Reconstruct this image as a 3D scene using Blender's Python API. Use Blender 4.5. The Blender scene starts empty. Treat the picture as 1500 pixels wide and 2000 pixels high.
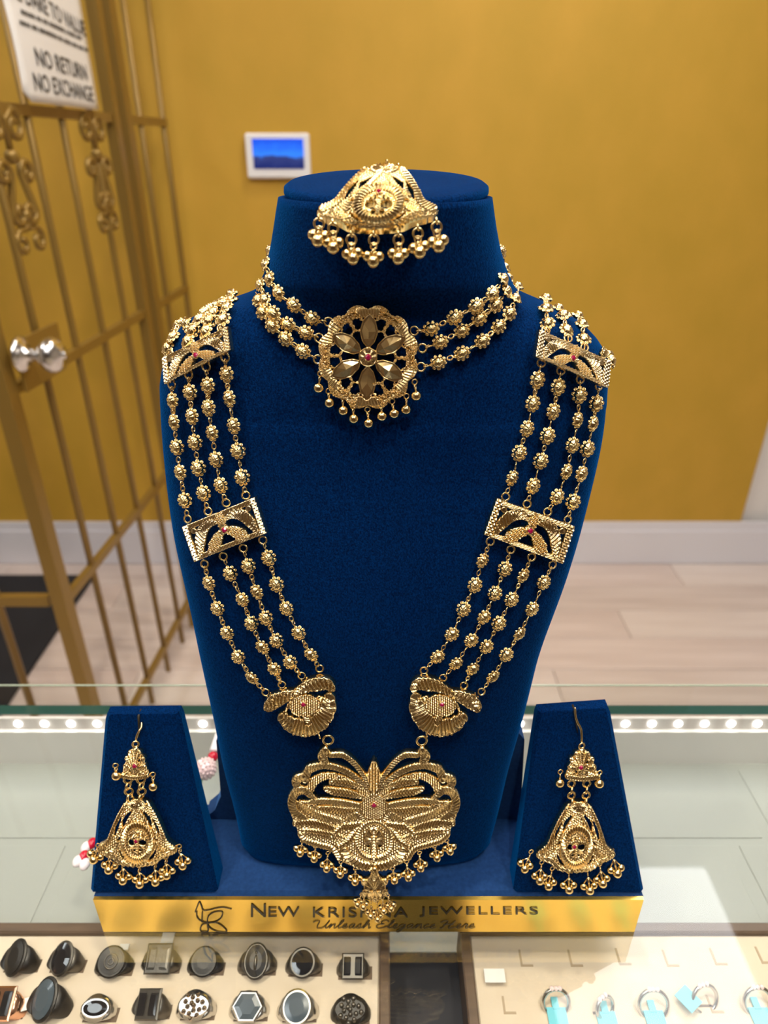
import bpy, math, random
import numpy as np
from mathutils import Vector, Matrix
from mathutils.bvhtree import BVHTree

random.seed(4)
rng = np.random.RandomState(4)
SC = bpy.context.scene
COL = SC.collection

# ------------------------------------------------------------------ camera, light, exposure
F = 1333.0                       # focal length in pixels of the 1500x2000 frame (24 mm equivalent)
PITCH = math.radians(28.2)
GZ = 0.98                        # top of the glass counter
CAM = np.array([0.0, 0.0, GZ + 0.386])
cam_data = bpy.data.cameras.new('camera')
cam = bpy.data.objects.new('camera', cam_data)
COL.objects.link(cam)
cam.location = CAM
cam.rotation_euler = (math.pi / 2 - PITCH, 0, 0)
cam_data.sensor_fit = 'VERTICAL'
cam_data.sensor_height = 36.0
cam_data.lens = 24.0
cam_data.clip_start = 0.01
cam_data.dof.use_dof = True
cam_data.dof.focus_distance = 0.305
cam_data.dof.aperture_fstop = 9.0
SC.camera = cam

SC.view_settings.view_transform = 'Standard'
SC.view_settings.look = 'None'
SC.view_settings.gamma = 1.0
SC.view_settings.use_curve_mapping = False
SC.view_settings.exposure = 0.85

world = bpy.data.worlds.new('world')
world.use_nodes = True
world.node_tree.nodes['Background'].inputs[0].default_value = (0.9, 0.86, 0.8, 1)
world.node_tree.nodes['Background'].inputs[1].default_value = 0.15
SC.world = world

CEIL = 2.72
PANEL_E = 4.6
DOWN_E = 300.0
# ceiling lamps: (x, y, half x, half y) panels, and round downlights added for top light; built further down
PANELS = [(0.77, 0.86, 0.315, 0.60), (-1.80, 0.80, 0.30, 0.60), (-0.75, -0.85, 0.30, 0.30), (0.75, -0.95, 0.30, 0.30)]
DOWNS = [(-0.22, 0.30), (0.38, -0.10), (-0.62, 0.05), (0.05, -0.55), (0.25, 1.55)]

RIGHT = np.array([1.0, 0, 0])
UP = np.array([0, math.sin(PITCH), math.cos(PITCH)])
FWD = np.array([0, math.cos(PITCH), -math.sin(PITCH)])


def ray(px, py):
    px = np.asarray(px, float); py = np.asarray(py, float)
    d = ((px - 750) / F)[..., None] * RIGHT - ((py - 1000) / F)[..., None] * UP + FWD
    return d


def on_plane(px, py, n, d):
    """points where pixel rays meet the plane n.P = d"""
    D = ray(px, py)
    t = (d - n @ CAM) / (D @ n)
    return CAM + D * np.asarray(t)[..., None]


def on_z(px, py, z):
    return on_plane(px, py, np.array([0, 0, 1.0]), z)


def on_y(px, py, y):
    return on_plane(px, py, np.array([0, 1.0, 0]), y)


# ------------------------------------------------------------------ scene helpers
WM = {}


def link(o, parent=None, world_m=None):
    COL.objects.link(o)
    m = world_m.copy() if world_m is not None else Matrix.Identity(4)
    WM[o.name] = m
    if parent is not None:
        o.parent = parent
        o.matrix_parent_inverse = WM[parent.name].inverted()
    o.matrix_basis = m
    return o


def tag(o, label, cat, group=None, kind=None):
    o['label'] = label
    o['category'] = cat
    if group: o['group'] = group
    if kind: o['kind'] = kind
    return o


def thing(name, label, cat, loc, group=None):
    o = bpy.data.objects.new(name, None)
    o.empty_display_size = 0.02
    link(o, None, Matrix.Translation(Vector(loc)))
    return tag(o, label, cat, group)


def mesh_np(name, V, Fq, smooth=False):
    """mesh from float array V (n,3) and face list/array of quads or tris"""
    me = bpy.data.meshes.new(name)
    if isinstance(Fq, np.ndarray):
        k = Fq.shape[1]
        me.vertices.add(len(V)); me.vertices.foreach_set('co', np.ascontiguousarray(V, np.float32).ravel())
        me.loops.add(Fq.size); me.loops.foreach_set('vertex_index', np.ascontiguousarray(Fq, np.int32).ravel())
        me.polygons.add(len(Fq))
        me.polygons.foreach_set('loop_start', np.arange(0, Fq.size, k, dtype=np.int32))
        me.update(calc_edges=True)
    else:
        me.from_pydata([tuple(v) for v in V], [], Fq)
        me.update()
    if smooth:
        me.polygons.foreach_set('use_smooth', np.ones(len(me.polygons), bool))
    me.validate()
    return me


class MB:
    """collects simple shapes into one mesh"""
    def __init__(s): s.v = []; s.f = []

    def add(s, v, f):
        b = len(s.v); s.v += [tuple(p) for p in v]; s.f += [tuple(i + b for i in q) for q in f]
        return s

    def box(s, lo, hi, bevel=0.0):
        x0, y0, z0 = lo; x1, y1, z1 = hi
        if bevel <= 0:
            v = [(x0, y0, z0), (x1, y0, z0), (x1, y1, z0), (x0, y1, z0), (x0, y0, z1), (x1, y0, z1), (x1, y1, z1), (x0, y1, z1)]
            return s.add(v, [(0, 3, 2, 1), (4, 5, 6, 7), (0, 1, 5, 4), (1, 2, 6, 5), (2, 3, 7, 6), (3, 0, 4, 7)])
        b = bevel
        def ringpts(z, i):
            return [(x0 + i, y0, z), (x1 - i, y0, z), (x1, y0 + i, z), (x1, y1 - i, z), (x1 - i, y1, z), (x0 + i, y1, z), (x0, y1 - i, z), (x0, y0 + i, z)]
        def inner(z):
            return [(x0 + b, y0 + b, z), (x1 - b, y0 + b, z), (x1 - b, y0 + b, z), (x1 - b, y1 - b, z), (x1 - b, y1 - b, z), (x0 + b, y1 - b, z), (x0 + b, y1 - b, z), (x0 + b, y0 + b, z)]
        rings = [inner(z0), ringpts(z0 + b, b * 0.4), ringpts(z1 - b, b * 0.4), inner(z1)]
        v = [p for r in rings for p in r]; f = [tuple(range(7, -1, -1))]
        for k in range(3):
            for i in range(8):
                j = (i + 1) % 8
                f.append((k * 8 + i, k * 8 + j, k * 8 + 8 + j, k * 8 + 8 + i))
        f.append(tuple(range(24, 32)))
        return s.add(v, f)

    def tube(s, pts, r, seg=8, closed=False, flat=1.0, nrm=None):
        P = np.asarray(pts, float); n = len(P)
        R = np.full(n, r) if np.isscalar(r) else np.asarray(r, float)
        T = np.roll(P, -1, 0) - np.roll(P, 1, 0) if closed else np.gradient(P, axis=0)
        T /= np.linalg.norm(T, axis=1)[:, None] + 1e-12
        if nrm is not None: a = np.asarray(nrm, float)
        else: a = np.array([0, 0, 1.0]) if abs(T[0][2]) < 0.9 else np.array([1.0, 0, 0])
        v = []
        for i in range(n):
            a = a - T[i] * (a @ T[i]); a /= np.linalg.norm(a) + 1e-12
            b = np.cross(T[i], a)
            for k in range(seg):
                th = 2 * math.pi * k / seg
                v.append(P[i] + R[i] * (math.cos(th) * a * flat + math.sin(th) * b))
        f = []
        for i in range(n if closed else n - 1):
            j = (i + 1) % n
            for k in range(seg):
                l = (k + 1) % seg
                f.append((i * seg + k, i * seg + l, j * seg + l, j * seg + k))
        if not closed:
            f.append(tuple(range(seg - 1, -1, -1))); f.append(tuple((n - 1) * seg + k for k in range(seg)))
        return s.add(v, f)

    def torus(s, c, n, R, r, seg=14, ms=6, stretch=None, sk=1.5):
        n = np.asarray(n, float); n /= np.linalg.norm(n)
        a = np.cross(n, [0.3, 0.9, 0.2]) if stretch is None else np.asarray(stretch, float)
        a = a - n * (a @ n); a /= np.linalg.norm(a); b = np.cross(n, a)
        k = sk if stretch is not None else 1
        pts = [np.asarray(c) + R * (k * math.cos(t) * a + math.sin(t) * b) for t in np.linspace(0, 2 * math.pi, seg, endpoint=False)]
        return s.tube(pts, r, ms, closed=True, nrm=n)

    def lathe(s, prof, c=(0, 0, 0), seg=24, M=None):
        v = []; f = []
        for (r, z) in prof:
            for k in range(seg):
                th = 2 * math.pi * k / seg
                p = Vector((r * math.cos(th), r * math.sin(th), z))
                if M is not None: p = M @ p
                v.append((p[0] + c[0], p[1] + c[1], p[2] + c[2]))
        for i in range(len(prof) - 1):
            for k in range(seg):
                l = (k + 1) % seg
                f.append((i * seg + k, i * seg + l, (i + 1) * seg + l, (i + 1) * seg + k))
        f.append(tuple(range(seg - 1, -1, -1))); f.append(tuple((len(prof) - 1) * seg + k for k in range(seg)))
        return s.add(v, f)

    def sphere(s, c, r, seg=12, rings=8, sc=(1, 1, 1)):
        v = []; f = []
        for i in range(1, rings):
            ph = math.pi * i / rings
            for k in range(seg):
                th = 2 * math.pi * k / seg
                v.append((c[0] + r * sc[0] * math.sin(ph) * math.cos(th), c[1] + r * sc[1] * math.sin(ph) * math.sin(th), c[2] + r * sc[2] * math.cos(ph)))
        for i in range(rings - 2):
            for k in range(seg):
                l = (k + 1) % seg
                f.append((i * seg + k, (i + 1) * seg + k, (i + 1) * seg + l, i * seg + l))
        t = len(v); v.append((c[0], c[1], c[2] + r * sc[2])); v.append((c[0], c[1], c[2] - r * sc[2]))
        for k in range(seg):
            l = (k + 1) % seg
            f.append((t, k, l)); f.append((t + 1, (rings - 2) * seg + l, (rings - 2) * seg + k))
        return s.add(v, f)

    def prism(s, outline, M, h, taper=1.0, h2=None):
        """closed outline of (x, y) extruded by h along local z, placed by matrix M, optional tapered cap"""
        n = len(outline); v = []; f = []
        lay = [(1.0, 0.0), (1.0, h)] + ([(taper, h + h2)] if h2 else [])
        for (k, z) in lay:
            for (x, y) in outline: v.append(tuple(M @ Vector((x * k, y * k, z))))
        for a in range(len(lay) - 1):
            for i in range(n):
                j = (i + 1) % n
                f.append((a * n + i, a * n + j, (a + 1) * n + j, (a + 1) * n + i))
        f.append(tuple(range(n - 1, -1, -1))); f.append(tuple((len(lay) - 1) * n + i for i in range(n)))
        return s.add(v, f)

    def mesh(s, name, smooth=False):
        return mesh_np(name, s.v, s.f, smooth)

    def obj(s, name, mat, parent=None, smooth=False, M=None):
        return mobj(name, s.mesh(name, smooth), mat, parent, M)


def mobj(name, me, mat, parent=None, M=None):
    if mat is not None and len(me.materials) == 0: me.materials.append(mat)
    o = bpy.data.objects.new(name, me)
    return link(o, parent, M)


def struct(o, label, cat):
    return tag(o, label, cat, kind='structure')


def catmull(pts, n=8, closed=False):
    P = np.asarray(pts, float); m = len(P); out = []
    rngs = range(m if closed else m - 1)
    for i in rngs:
        if closed: a, b, c, d = P[(i - 1) % m], P[i], P[(i + 1) % m], P[(i + 2) % m]
        else: a, b, c, d = P[max(i - 1, 0)], P[i], P[i + 1], P[min(i + 2, m - 1)]
        for t in np.linspace(0, 1, n, endpoint=False):
            out.append(0.5 * (2 * b + (c - a) * t + (2 * a - 5 * b + 4 * c - d) * t * t + (-a + 3 * b - 3 * c + d) * t ** 3))
    if not closed: out.append(P[-1])
    return np.array(out)


# ------------------------------------------------------------------ materials
def mat(name, color, rough=0.5, metal=0.0, spec=0.5, sheen=0.0, sheen_tint=None, noise=None, bump=None, emit=None, estr=0.0, coat=0.0, aniso=0.0):
    m = bpy.data.materials.new(name); m.use_nodes = True
    nt = m.node_tree; b = nt.nodes['Principled BSDF']
    b.inputs['Base Color'].default_value = (*color, 1)
    b.inputs['Roughness'].default_value = rough
    b.inputs['Metallic'].default_value = metal
    b.inputs['Specular IOR Level'].default_value = spec
    b.inputs['Coat Weight'].default_value = coat
    if aniso: b.inputs['Anisotropic'].default_value = aniso
    if sheen:
        b.inputs['Sheen Weight'].default_value = sheen
        b.inputs['Sheen Roughness'].default_value = 0.35
        if sheen_tint: b.inputs['Sheen Tint'].default_value = (*sheen_tint, 1)
    if emit:
        b.inputs['Emission Color'].default_value = (*emit, 1)
        b.inputs['Emission Strength'].default_value = estr
    tc = nt.nodes.new('ShaderNodeTexCoord')
    if noise:                                     # (scale xyz, second colour, detail)
        sc, c2, det = noise
        mp = nt.nodes.new('ShaderNodeMapping'); mp.inputs['Scale'].default_value = sc
        nz = nt.nodes.new('ShaderNodeTexNoise'); nz.inputs['Scale'].default_value = 1.0; nz.inputs['Detail'].default_value = det
        rp = nt.nodes.new('ShaderNodeValToRGB'); rp.color_ramp.elements[0].position = 0.32; rp.color_ramp.elements[1].position = 0.68
        rp.color_ramp.elements[0].color = (*color, 1); rp.color_ramp.elements[1].color = (*c2, 1)
        nt.links.new(tc.outputs['Object'], mp.inputs['Vector']); nt.links.new(mp.outputs['Vector'], nz.inputs['Vector'])
        nt.links.new(nz.outputs['Fac'], rp.inputs['Fac']); nt.links.new(rp.outputs['Color'], b.inputs['Base Color'])
    if bump:                                      # (scale xyz, strength, distance)
        sc, st, di = bump
        mp = nt.nodes.new('ShaderNodeMapping'); mp.inputs['Scale'].default_value = sc
        nz = nt.nodes.new('ShaderNodeTexNoise'); nz.inputs['Scale'].default_value = 1.0; nz.inputs['Detail'].default_value = 3
        bp = nt.nodes.new('ShaderNodeBump'); bp.inputs['Strength'].default_value = st; bp.inputs['Distance'].default_value = di
        nt.links.new(tc.outputs['Object'], mp.inputs['Vector']); nt.links.new(mp.outputs['Vector'], nz.inputs['Vector'])
        nt.links.new(nz.outputs['Fac'], bp.inputs['Height']); nt.links.new(bp.outputs['Normal'], b.inputs['Normal'])
    return m


def glass_mat(name, tint):
    """thin clear glass: mirror by Fresnel over a clear tinted pass-through"""
    m = bpy.data.materials.new(name); m.use_nodes = True
    nt = m.node_tree; nt.nodes.clear()
    out = nt.nodes.new('ShaderNodeOutputMaterial'); mx = nt.nodes.new('ShaderNodeMixShader')
    tr = nt.nodes.new('ShaderNodeBsdfTransparent'); tr.inputs[0].default_value = (*tint, 1)
    gl = nt.nodes.new('ShaderNodeBsdfGlossy'); gl.inputs['Roughness'].default_value = 0.0
    fr = nt.nodes.new('ShaderNodeFresnel'); fr.inputs['IOR'].default_value = 1.52
    ge = nt.nodes.new('ShaderNodeNewGeometry'); mt = nt.nodes.new('ShaderNodeMath'); mt.operation = 'SUBTRACT'; mt.inputs[0].default_value = 1.0
    mu = nt.nodes.new('ShaderNodeMath'); mu.operation = 'MULTIPLY'
    nt.links.new(ge.outputs['Backfacing'], mt.inputs[1]); nt.links.new(mt.outputs[0], mu.inputs[0]); nt.links.new(fr.outputs[0], mu.inputs[1])
    nt.links.new(mu.outputs[0], mx.inputs[0]); nt.links.new(tr.outputs[0], mx.inputs[1]); nt.links.new(gl.outputs[0], mx.inputs[2])
    nt.links.new(mx.outputs[0], out.inputs[0])
    return m


M_VELVET = mat('blue_velvet', (0.0, 0.0055, 0.034), 0.85, spec=0.03, sheen=0.6, sheen_tint=(0.0, 0.17, 0.62),
               noise=((1300, 1300, 1000), (0.0, 0.021, 0.105), 3), bump=((2000, 2000, 1500), 0.5, 0.0010))
M_BASEBLUE = mat('blue_base_cloth', (0.004, 0.030, 0.115), 0.8, spec=0.2, sheen=0.7, sheen_tint=(0.08, 0.26, 0.7),
                 noise=((500, 500, 500), (0.007, 0.042, 0.15), 4), bump=((1800, 1800, 1800), 0.25, 0.0005))
M_GOLD = mat('polished_gold', (1.0, 0.76, 0.36), 0.15, metal=1.0)
M_GOLDCUT = mat('diamond_cut_gold', (1.0, 0.76, 0.38), 0.18, metal=1.0)
M_GOLDPALE = mat('pale_cut_gold', (0.94, 0.76, 0.46), 0.22, metal=1.0)
M_PETAL = mat('bright_cut_gold', (1.0, 0.76, 0.38), 0.13, metal=1.0)
M_FASCIA = mat('mirror_gold_acrylic', (0.88, 0.58, 0.11), 0.26, metal=1.0)
M_INK = mat('black_print', (0.02, 0.015, 0.006), 0.4)
M_RUBY = mat('ruby', (0.30, 0.003, 0.05), 0.16, spec=0.6, coat=0.2)
M_WALL = mat('mustard_wallpaper', (0.49, 0.295, 0.024), 0.62, noise=((7, 7, 5), (0.56, 0.325, 0.033), 6), bump=((60, 60, 420), 0.18, 0.002))
M_WHITEWALL = mat('white_paint', (0.78, 0.76, 0.74), 0.6, bump=((40, 40, 40), 0.05, 0.001))
M_SIDE = mat('taupe_paint', (0.42, 0.37, 0.31), 0.7)
M_DARKWALL = mat('dark_panelling', (0.10, 0.065, 0.045), 0.5, noise=((4, 4, 30), (0.14, 0.09, 0.06), 3))
M_CEIL = mat('ceiling_paint', (0.80, 0.78, 0.74), 0.9, bump=((80, 80, 80), 0.1, 0.001))
M_TRIM = mat('white_gloss_trim', (0.74, 0.74, 0.80), 0.35)
M_PLANK = [mat('pale_oak_plank', c, 0.42, noise=((2.2, 28, 2), c2, 5), bump=((6, 120, 6), 0.08, 0.001)) for c, c2 in
           (((0.60, 0.50, 0.46), (0.70, 0.60, 0.56)), ((0.64, 0.55, 0.51), (0.74, 0.66, 0.62)), ((0.56, 0.47, 0.43), (0.68, 0.59, 0.55)))]
M_GATE = mat('gold_painted_iron', (0.27, 0.165, 0.035), 0.36, metal=0.35, bump=((30, 30, 30), 0.05, 0.001))
M_CHROME = mat('satin_steel', (0.78, 0.77, 0.76), 0.18, metal=1.0)
M_PAPER = mat('white_paper', (0.80, 0.79, 0.78), 0.7)
M_PRINT = mat('grey_black_print', (0.05, 0.05, 0.05), 0.6)
M_MAT = mat('black_rubber_mat', (0.012, 0.013, 0.018), 0.8, bump=((200, 200, 200), 0.4, 0.002))
M_PLASTIC = mat('white_plastic', (0.82, 0.82, 0.84), 0.35)
M_GLASS = glass_mat('counter_glass', (0.975, 0.99, 0.982))
M_EDGE = mat('green_glass_edge', (0.016, 0.062, 0.054), 0.15, spec=0.7)
M_EDGEPALE = mat('pale_glass_edge', (0.42, 0.50, 0.40), 0.2, spec=0.7)
M_DECK = mat('pale_grey_deck', (0.31, 0.325, 0.305), 0.35, noise=((4, 4, 4), (0.35, 0.365, 0.345), 3))
M_DARKDECK = mat('dark_felt', (0.035, 0.034, 0.04), 0.9)
M_FOAM = mat('cream_foam', (0.64, 0.53, 0.41), 0.8, noise=((60, 60, 60), (0.67, 0.56, 0.44), 4), bump=((900, 900, 900), 0.12, 0.0004))
M_SLOT = mat('slot_brown', (0.16, 0.11, 0.075), 0.9)
M_CUT = mat('foam_cut_edge', (0.42, 0.32, 0.22), 0.9)
M_WOOD = mat('dark_walnut_frame', (0.10, 0.065, 0.045), 0.4, noise=((20, 200, 20), (0.14, 0.09, 0.06), 4))
M_STEEL = mat('oxidised_silver', (0.15, 0.137, 0.122), 0.42, metal=1.0, bump=((700, 700, 700), 0.2, 0.0006))
M_DARKSTEEL = mat('gunmetal', (0.055, 0.052, 0.050), 0.42, metal=0.9, bump=((500, 500, 500), 0.2, 0.0006))
M_SILVER = mat('bright_silver', (0.62, 0.60, 0.57), 0.24, metal=1.0)
M_ONYX = mat('black_onyx', (0.012, 0.012, 0.015), 0.06, spec=0.8)
M_GREYSTONE = mat('blue_grey_stone', (0.06, 0.08, 0.10), 0.18, spec=0.7)
M_ROSE = mat('rose_gold', (0.85, 0.48, 0.32), 0.2, metal=1.0)
M_CYAN = mat('cyan_tag', (0.16, 0.55, 0.66), 0.5)
M_CRYSTAL = mat('pink_crystal', (0.85, 0.66, 0.68), 0.12, spec=0.9, coat=1.0)
M_BRILL = mat('smoky_brilliant', (0.55, 0.46, 0.40), 0.10, metal=1.0)
M_REDBEAD = mat('red_bead', (0.50, 0.005, 0.03), 0.15, coat=0.6)
M_GREENBEAD = mat('green_bead', (0.01, 0.30, 0.10), 0.15, coat=0.6)
M_PEARL = mat('white_bead', (0.82, 0.78, 0.82), 0.25, coat=0.4)
M_LAMP = mat('lamp_diffuser', (0.9, 0.9, 0.9), 0.5, emit=(0.94, 0.96, 1.0), estr=PANEL_E)
M_DOWN = mat('added_downlight_lens', (0.9, 0.9, 0.9), 0.5, emit=(1.0, 0.88, 0.72), estr=DOWN_E)
M_LED = mat('led_chip', (0.9, 0.9, 0.9), 0.4, emit=(1.0, 0.97, 0.90), estr=7.0)
M_LEDTAPE = mat('led_tape', (0.62, 0.56, 0.54), 0.5, noise=((120, 1, 1), (0.70, 0.66, 0.64), 2))


def screen_mat():
    m = bpy.data.materials.new('blue_screen'); m.use_nodes = True
    nt = m.node_tree; b = nt.nodes['Principled BSDF']; b.inputs['Base Color'].default_value = (0.01, 0.01, 0.02, 1); b.inputs['Roughness'].default_value = 0.1
    tc = nt.nodes.new('ShaderNodeTexCoord'); sp = nt.nodes.new('ShaderNodeSeparateXYZ'); nz = nt.nodes.new('ShaderNodeTexNoise')
    nz.inputs['Scale'].default_value = 4.0
    ad = nt.nodes.new('ShaderNodeMath'); ad.operation = 'MULTIPLY_ADD'; ad.inputs[1].default_value = 0.45; ad.inputs[2].default_value = -0.2
    a2 = nt.nodes.new('ShaderNodeMath'); a2.operation = 'ADD'
    rp = nt.nodes.new('ShaderNodeValToRGB'); r = rp.color_ramp
    r.elements[0].position = 0.10; r.elements[0].color = (0.004, 0.012, 0.09, 1)
    r.elements[1].position = 0.95; r.elements[1].color = (0.006, 0.06, 0.50, 1)
    e = r.elements.new(0.38); e.color = (0.02, 0.03, 0.12, 1)
    e = r.elements.new(0.48); e.color = (0.02, 0.15, 0.66, 1)
    nt.links.new(tc.outputs['Generated'], sp.inputs[0]); nt.links.new(tc.outputs['Generated'], nz.inputs['Vector'])
    nt.links.new(nz.outputs['Fac'], ad.inputs[0]); nt.links.new(ad.outputs[0], a2.inputs[0]); nt.links.new(sp.outputs['Z'], a2.inputs[1])
    nt.links.new(a2.outputs[0], rp.inputs['Fac']); nt.links.new(rp.outputs['Color'], b.inputs['Emission Color'])
    b.inputs['Emission Strength'].default_value = 1.0
    return m


M_SCREEN = screen_mat()

# ------------------------------------------------------------------ the room
WALL_Y = float(on_z(750, 1097, 0.0)[1])
XW = float(on_y(1452, 1000, WALL_Y)[0])
struct(MB().box((-2.6, WALL_Y, 0), (XW, WALL_Y + 0.1, CEIL)).obj('wall_back', M_WALL), 'mustard yellow wallpapered wall behind the jewellery counter', 'wall')
struct(MB().box((XW, WALL_Y + 0.03, 0), (2.6, WALL_Y + 0.12, CEIL)).obj('wall_right_of_corner', M_WHITEWALL), 'white painted wall strip beyond the end of the yellow wall', 'wall')
struct(MB().box((-2.7, -2.9, 0), (-2.6, WALL_Y + 0.1, CEIL)).obj('wall_left', M_SIDE), 'taupe side wall on the far left of the shop', 'wall')
struct(MB().box((2.6, -2.9, 0), (2.7, WALL_Y + 0.1, CEIL)).obj('wall_right', M_SIDE), 'taupe side wall on the right of the shop', 'wall')
struct(MB().box((-2.7, -3.0, 0), (2.7, -2.9, CEIL)).obj('wall_front', M_DARKWALL), 'dark panelled wall on the side of the shop behind the viewer', 'wall')
struct(MB().box((-2.7, -3.0, CEIL), (2.7, WALL_Y + 0.1, CEIL + 0.1)).obj('ceiling', M_CEIL), 'plain off-white shop ceiling', 'ceiling')
bbz = float(on_y(750, 1018, WALL_Y)[2])
bb = MB()
bb.box((-2.6, WALL_Y - 0.012, 0), (2.6, WALL_Y - 0.0005, bbz * 0.80)); bb.box((-2.6, WALL_Y - 0.008, bbz * 0.80), (2.6, WALL_Y - 0.0005, bbz))
struct(bb.obj('baseboard_back', M_TRIM), 'tall white baseboard along the yellow wall', 'baseboard')

fl = struct(MB().box((-2.7, -3.0, -0.06), (2.7, WALL_Y + 0.1, -0.012)).obj('floor', M_SLOT), 'pale pinkish oak plank floor', 'floor')
pw, pl = 0.145, 1.22
pm = MB().box((0.001, 0.001, -0.012), (pl - 0.001, pw - 0.001, 0.0), 0.0015).mesh('plank')
pms = []
for k in range(3):
    q = pm.copy(); q.materials.append(M_PLANK[k]); pms.append(q)
r = 0
y = WALL_Y - 0.0125 - pw
while y > 0.1:
    x = -2.6 + (r * 0.47) % pl - pl
    i = 0
    while x < 2.6:
        if x + pl > -2.6:
            o = bpy.data.objects.new('plank', pms[(r * 2 + i) % 3])
            link(o, fl, Matrix.Translation((x, y, 0)))
        x += pl; i += 1
    y -= pw; r += 1

for k, (x, y, hx, hy) in enumerate(PANELS):
    where = ['above the counter and in front of the yellow wall', 'above the gate side', 'behind the viewer on the left', 'behind the viewer on the right'][k]
    t = thing('ceiling_panel_light', 'white LED ceiling panel ' + where, 'ceiling light', (x, y, CEIL - 0.02), 'square ceiling panels')
    fr = MB()
    for (a, b) in (((x - hx, y - hy), (x + hx, y - hy + 0.02)), ((x - hx, y + hy - 0.02), (x + hx, y + hy)), ((x - hx, y - hy + 0.02), (x - hx + 0.02, y + hy - 0.02)), ((x + hx - 0.02, y - hy + 0.02), (x + hx, y + hy - 0.02))):
        fr.box((a[0], a[1], CEIL - 0.018), (b[0], b[1], CEIL))
    fr.obj('frame', M_PLASTIC, t)
    MB().box((x - hx + 0.02, y - hy + 0.02, CEIL - 0.010), (x + hx - 0.02, y + hy - 0.02, CEIL - 0.0005)).obj('diffuser', M_LAMP, t)
for k, (x, y) in enumerate(DOWNS):  # unseen downlights, added for sparkle on the gold and light on the shoulder
    where = ['straight above the necklace bust', 'above the right end of the counter', 'above the left end of the counter', 'behind the viewer', 'in front of the yellow wall'][k]
    t = thing('added_downlight', 'small added round downlight ' + where, 'ceiling light', (x, y, CEIL - 0.01), 'added round downlights')
    MB().lathe([(0.062, 0), (0.062, -0.006), (0.050, -0.010), (0.046, -0.004), (0.046, 0)], (x, y, CEIL), 28).obj('trim_ring', M_PLASTIC, t, True)
    MB().lathe([(0.045, -0.001), (0.045, -0.0035), (0.040, -0.005)], (x, y, CEIL), 28).obj('lens', M_DOWN, t)

# wall tablet / thermostat
A = on_y(np.array([478., 603.]), np.array([260., 260.]), WALL_Y - 0.02); B = on_y(np.array([484., 607.]), np.array([349., 345.]), WALL_Y - 0.02)
x0, x1, z1, z0 = A[0][0] * .5 + B[0][0] * .5, A[1][0] * .5 + B[1][0] * .5, A[0][2], B[0][2]
t = thing('wall_tablet', 'white wall-mounted control tablet with a glowing blue screen', 'tablet', ((x0 + x1) / 2, WALL_Y, z0))
MB().box((x0, WALL_Y - 0.022, z0), (x1, WALL_Y - 0.0005, z1), 0.005).obj('case', M_PLASTIC, t)
w = x1 - x0; h = z1 - z0
MB().box((x0 + w * .11, WALL_Y - 0.0238, z0 + h * .22), (x1 - w * .09, WALL_Y - 0.0222, z1 - h * .12)).obj('screen', M_SCREEN, t)

# black floor mat
mp = on_z(np.array([-60., 186.]), np.array([1132., 1127.]), 0.0); mq = on_z(np.array([120.]), np.array([1420.]), 0.0)
MB().box((mp[0][0] - 0.5, mq[0][1], 0.0005), (mp[1][0], mp[1][1], 0.012), 0.004).obj('floor_mat', M_MAT)
tag(bpy.data.objects['floor_mat'], 'black rubber floor mat lying behind the gold gate', 'floor mat')

# ------------------------------------------------------------------ gold security gate, running away from the counter
gaz = math.radians(3.4)
gdir = np.array([math.sin(gaz), math.cos(gaz), 0.0])
gn = np.array([math.cos(gaz), -math.sin(gaz), 0.0])          # faces the right
gp0 = on_z(365, 1183, 0.12)
gd = float(gn @ gp0)
gate = thing('security_gate', 'gold painted iron security gate with scrollwork and round knob', 'gate', (gp0[0], gp0[1], 0))


def G(px, py, off=0.0):
    return on_plane(px, py, gn, gd + off)


def along(p): return float(p @ gdir)


def gpt(a, z, off=0.0):
    p = gdir * a + gn * (gd + off)
    return np.array([p[0], p[1], z])


def gbox(mb, a0, a1, z0, z1, o0, o1):
    v = [gpt(a, z, o) for z in (z0, z1) for (a, o) in ((a0, o0), (a1, o0), (a1, o1), (a0, o1))]
    mb.add(v, [(0, 1, 2, 3), (4, 7, 6, 5), (0, 4, 5, 1), (1, 5, 6, 2), (2, 6, 7, 3), (3, 7, 4, 0)])


GTOP = 2.1
abar = [along(G(x, 1092)) for x in (176, 238, 287, 328)] + [along(G(x, 532)) for x in (318, 358)]
for a in abar:
    m = MB(); m.tube([gpt(a, 0.04), gpt(a, GTOP)], 0.0075, 8); m.obj('bar', M_GATE, gate, True)
a_l = along(G(100, 1092)); a_p = along(G(268, 532)); a_q = along(G(284, 532))
m = MB(); gbox(m, a_l - 0.015, a_l + 0.015, 0.0, GTOP, -0.014, 0.014); m.obj('stile', M_GATE, gate)
m = MB(); gbox(m, a_p - 0.012, a_p + 0.016, 0.02, GTOP, -0.012, 0.012); m.obj('stile', M_GATE, gate)
m = MB(); gbox(m, a_q - 0.004, a_q + 0.028, 0.0, GTOP, -0.016, 0.016); m.obj('post', M_GATE, gate)
a_end = max(abar) + 0.01
for (px, py) in ((120, 222), (215, 650), (190, 1095), (330, 1247)):
    z = float(G(px, py)[2])
    m = MB(); gbox(m, a_l + 0.015, a_p - 0.012, z - 0.009, z + 0.009, -0.007, 0.007); m.obj('rail', M_GATE, gate)
    m = MB(); gbox(m, a_q + 0.028, a_end, z - 0.009, z + 0.009, -0.007, 0.007); m.obj('rail', M_GATE, gate)
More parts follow.
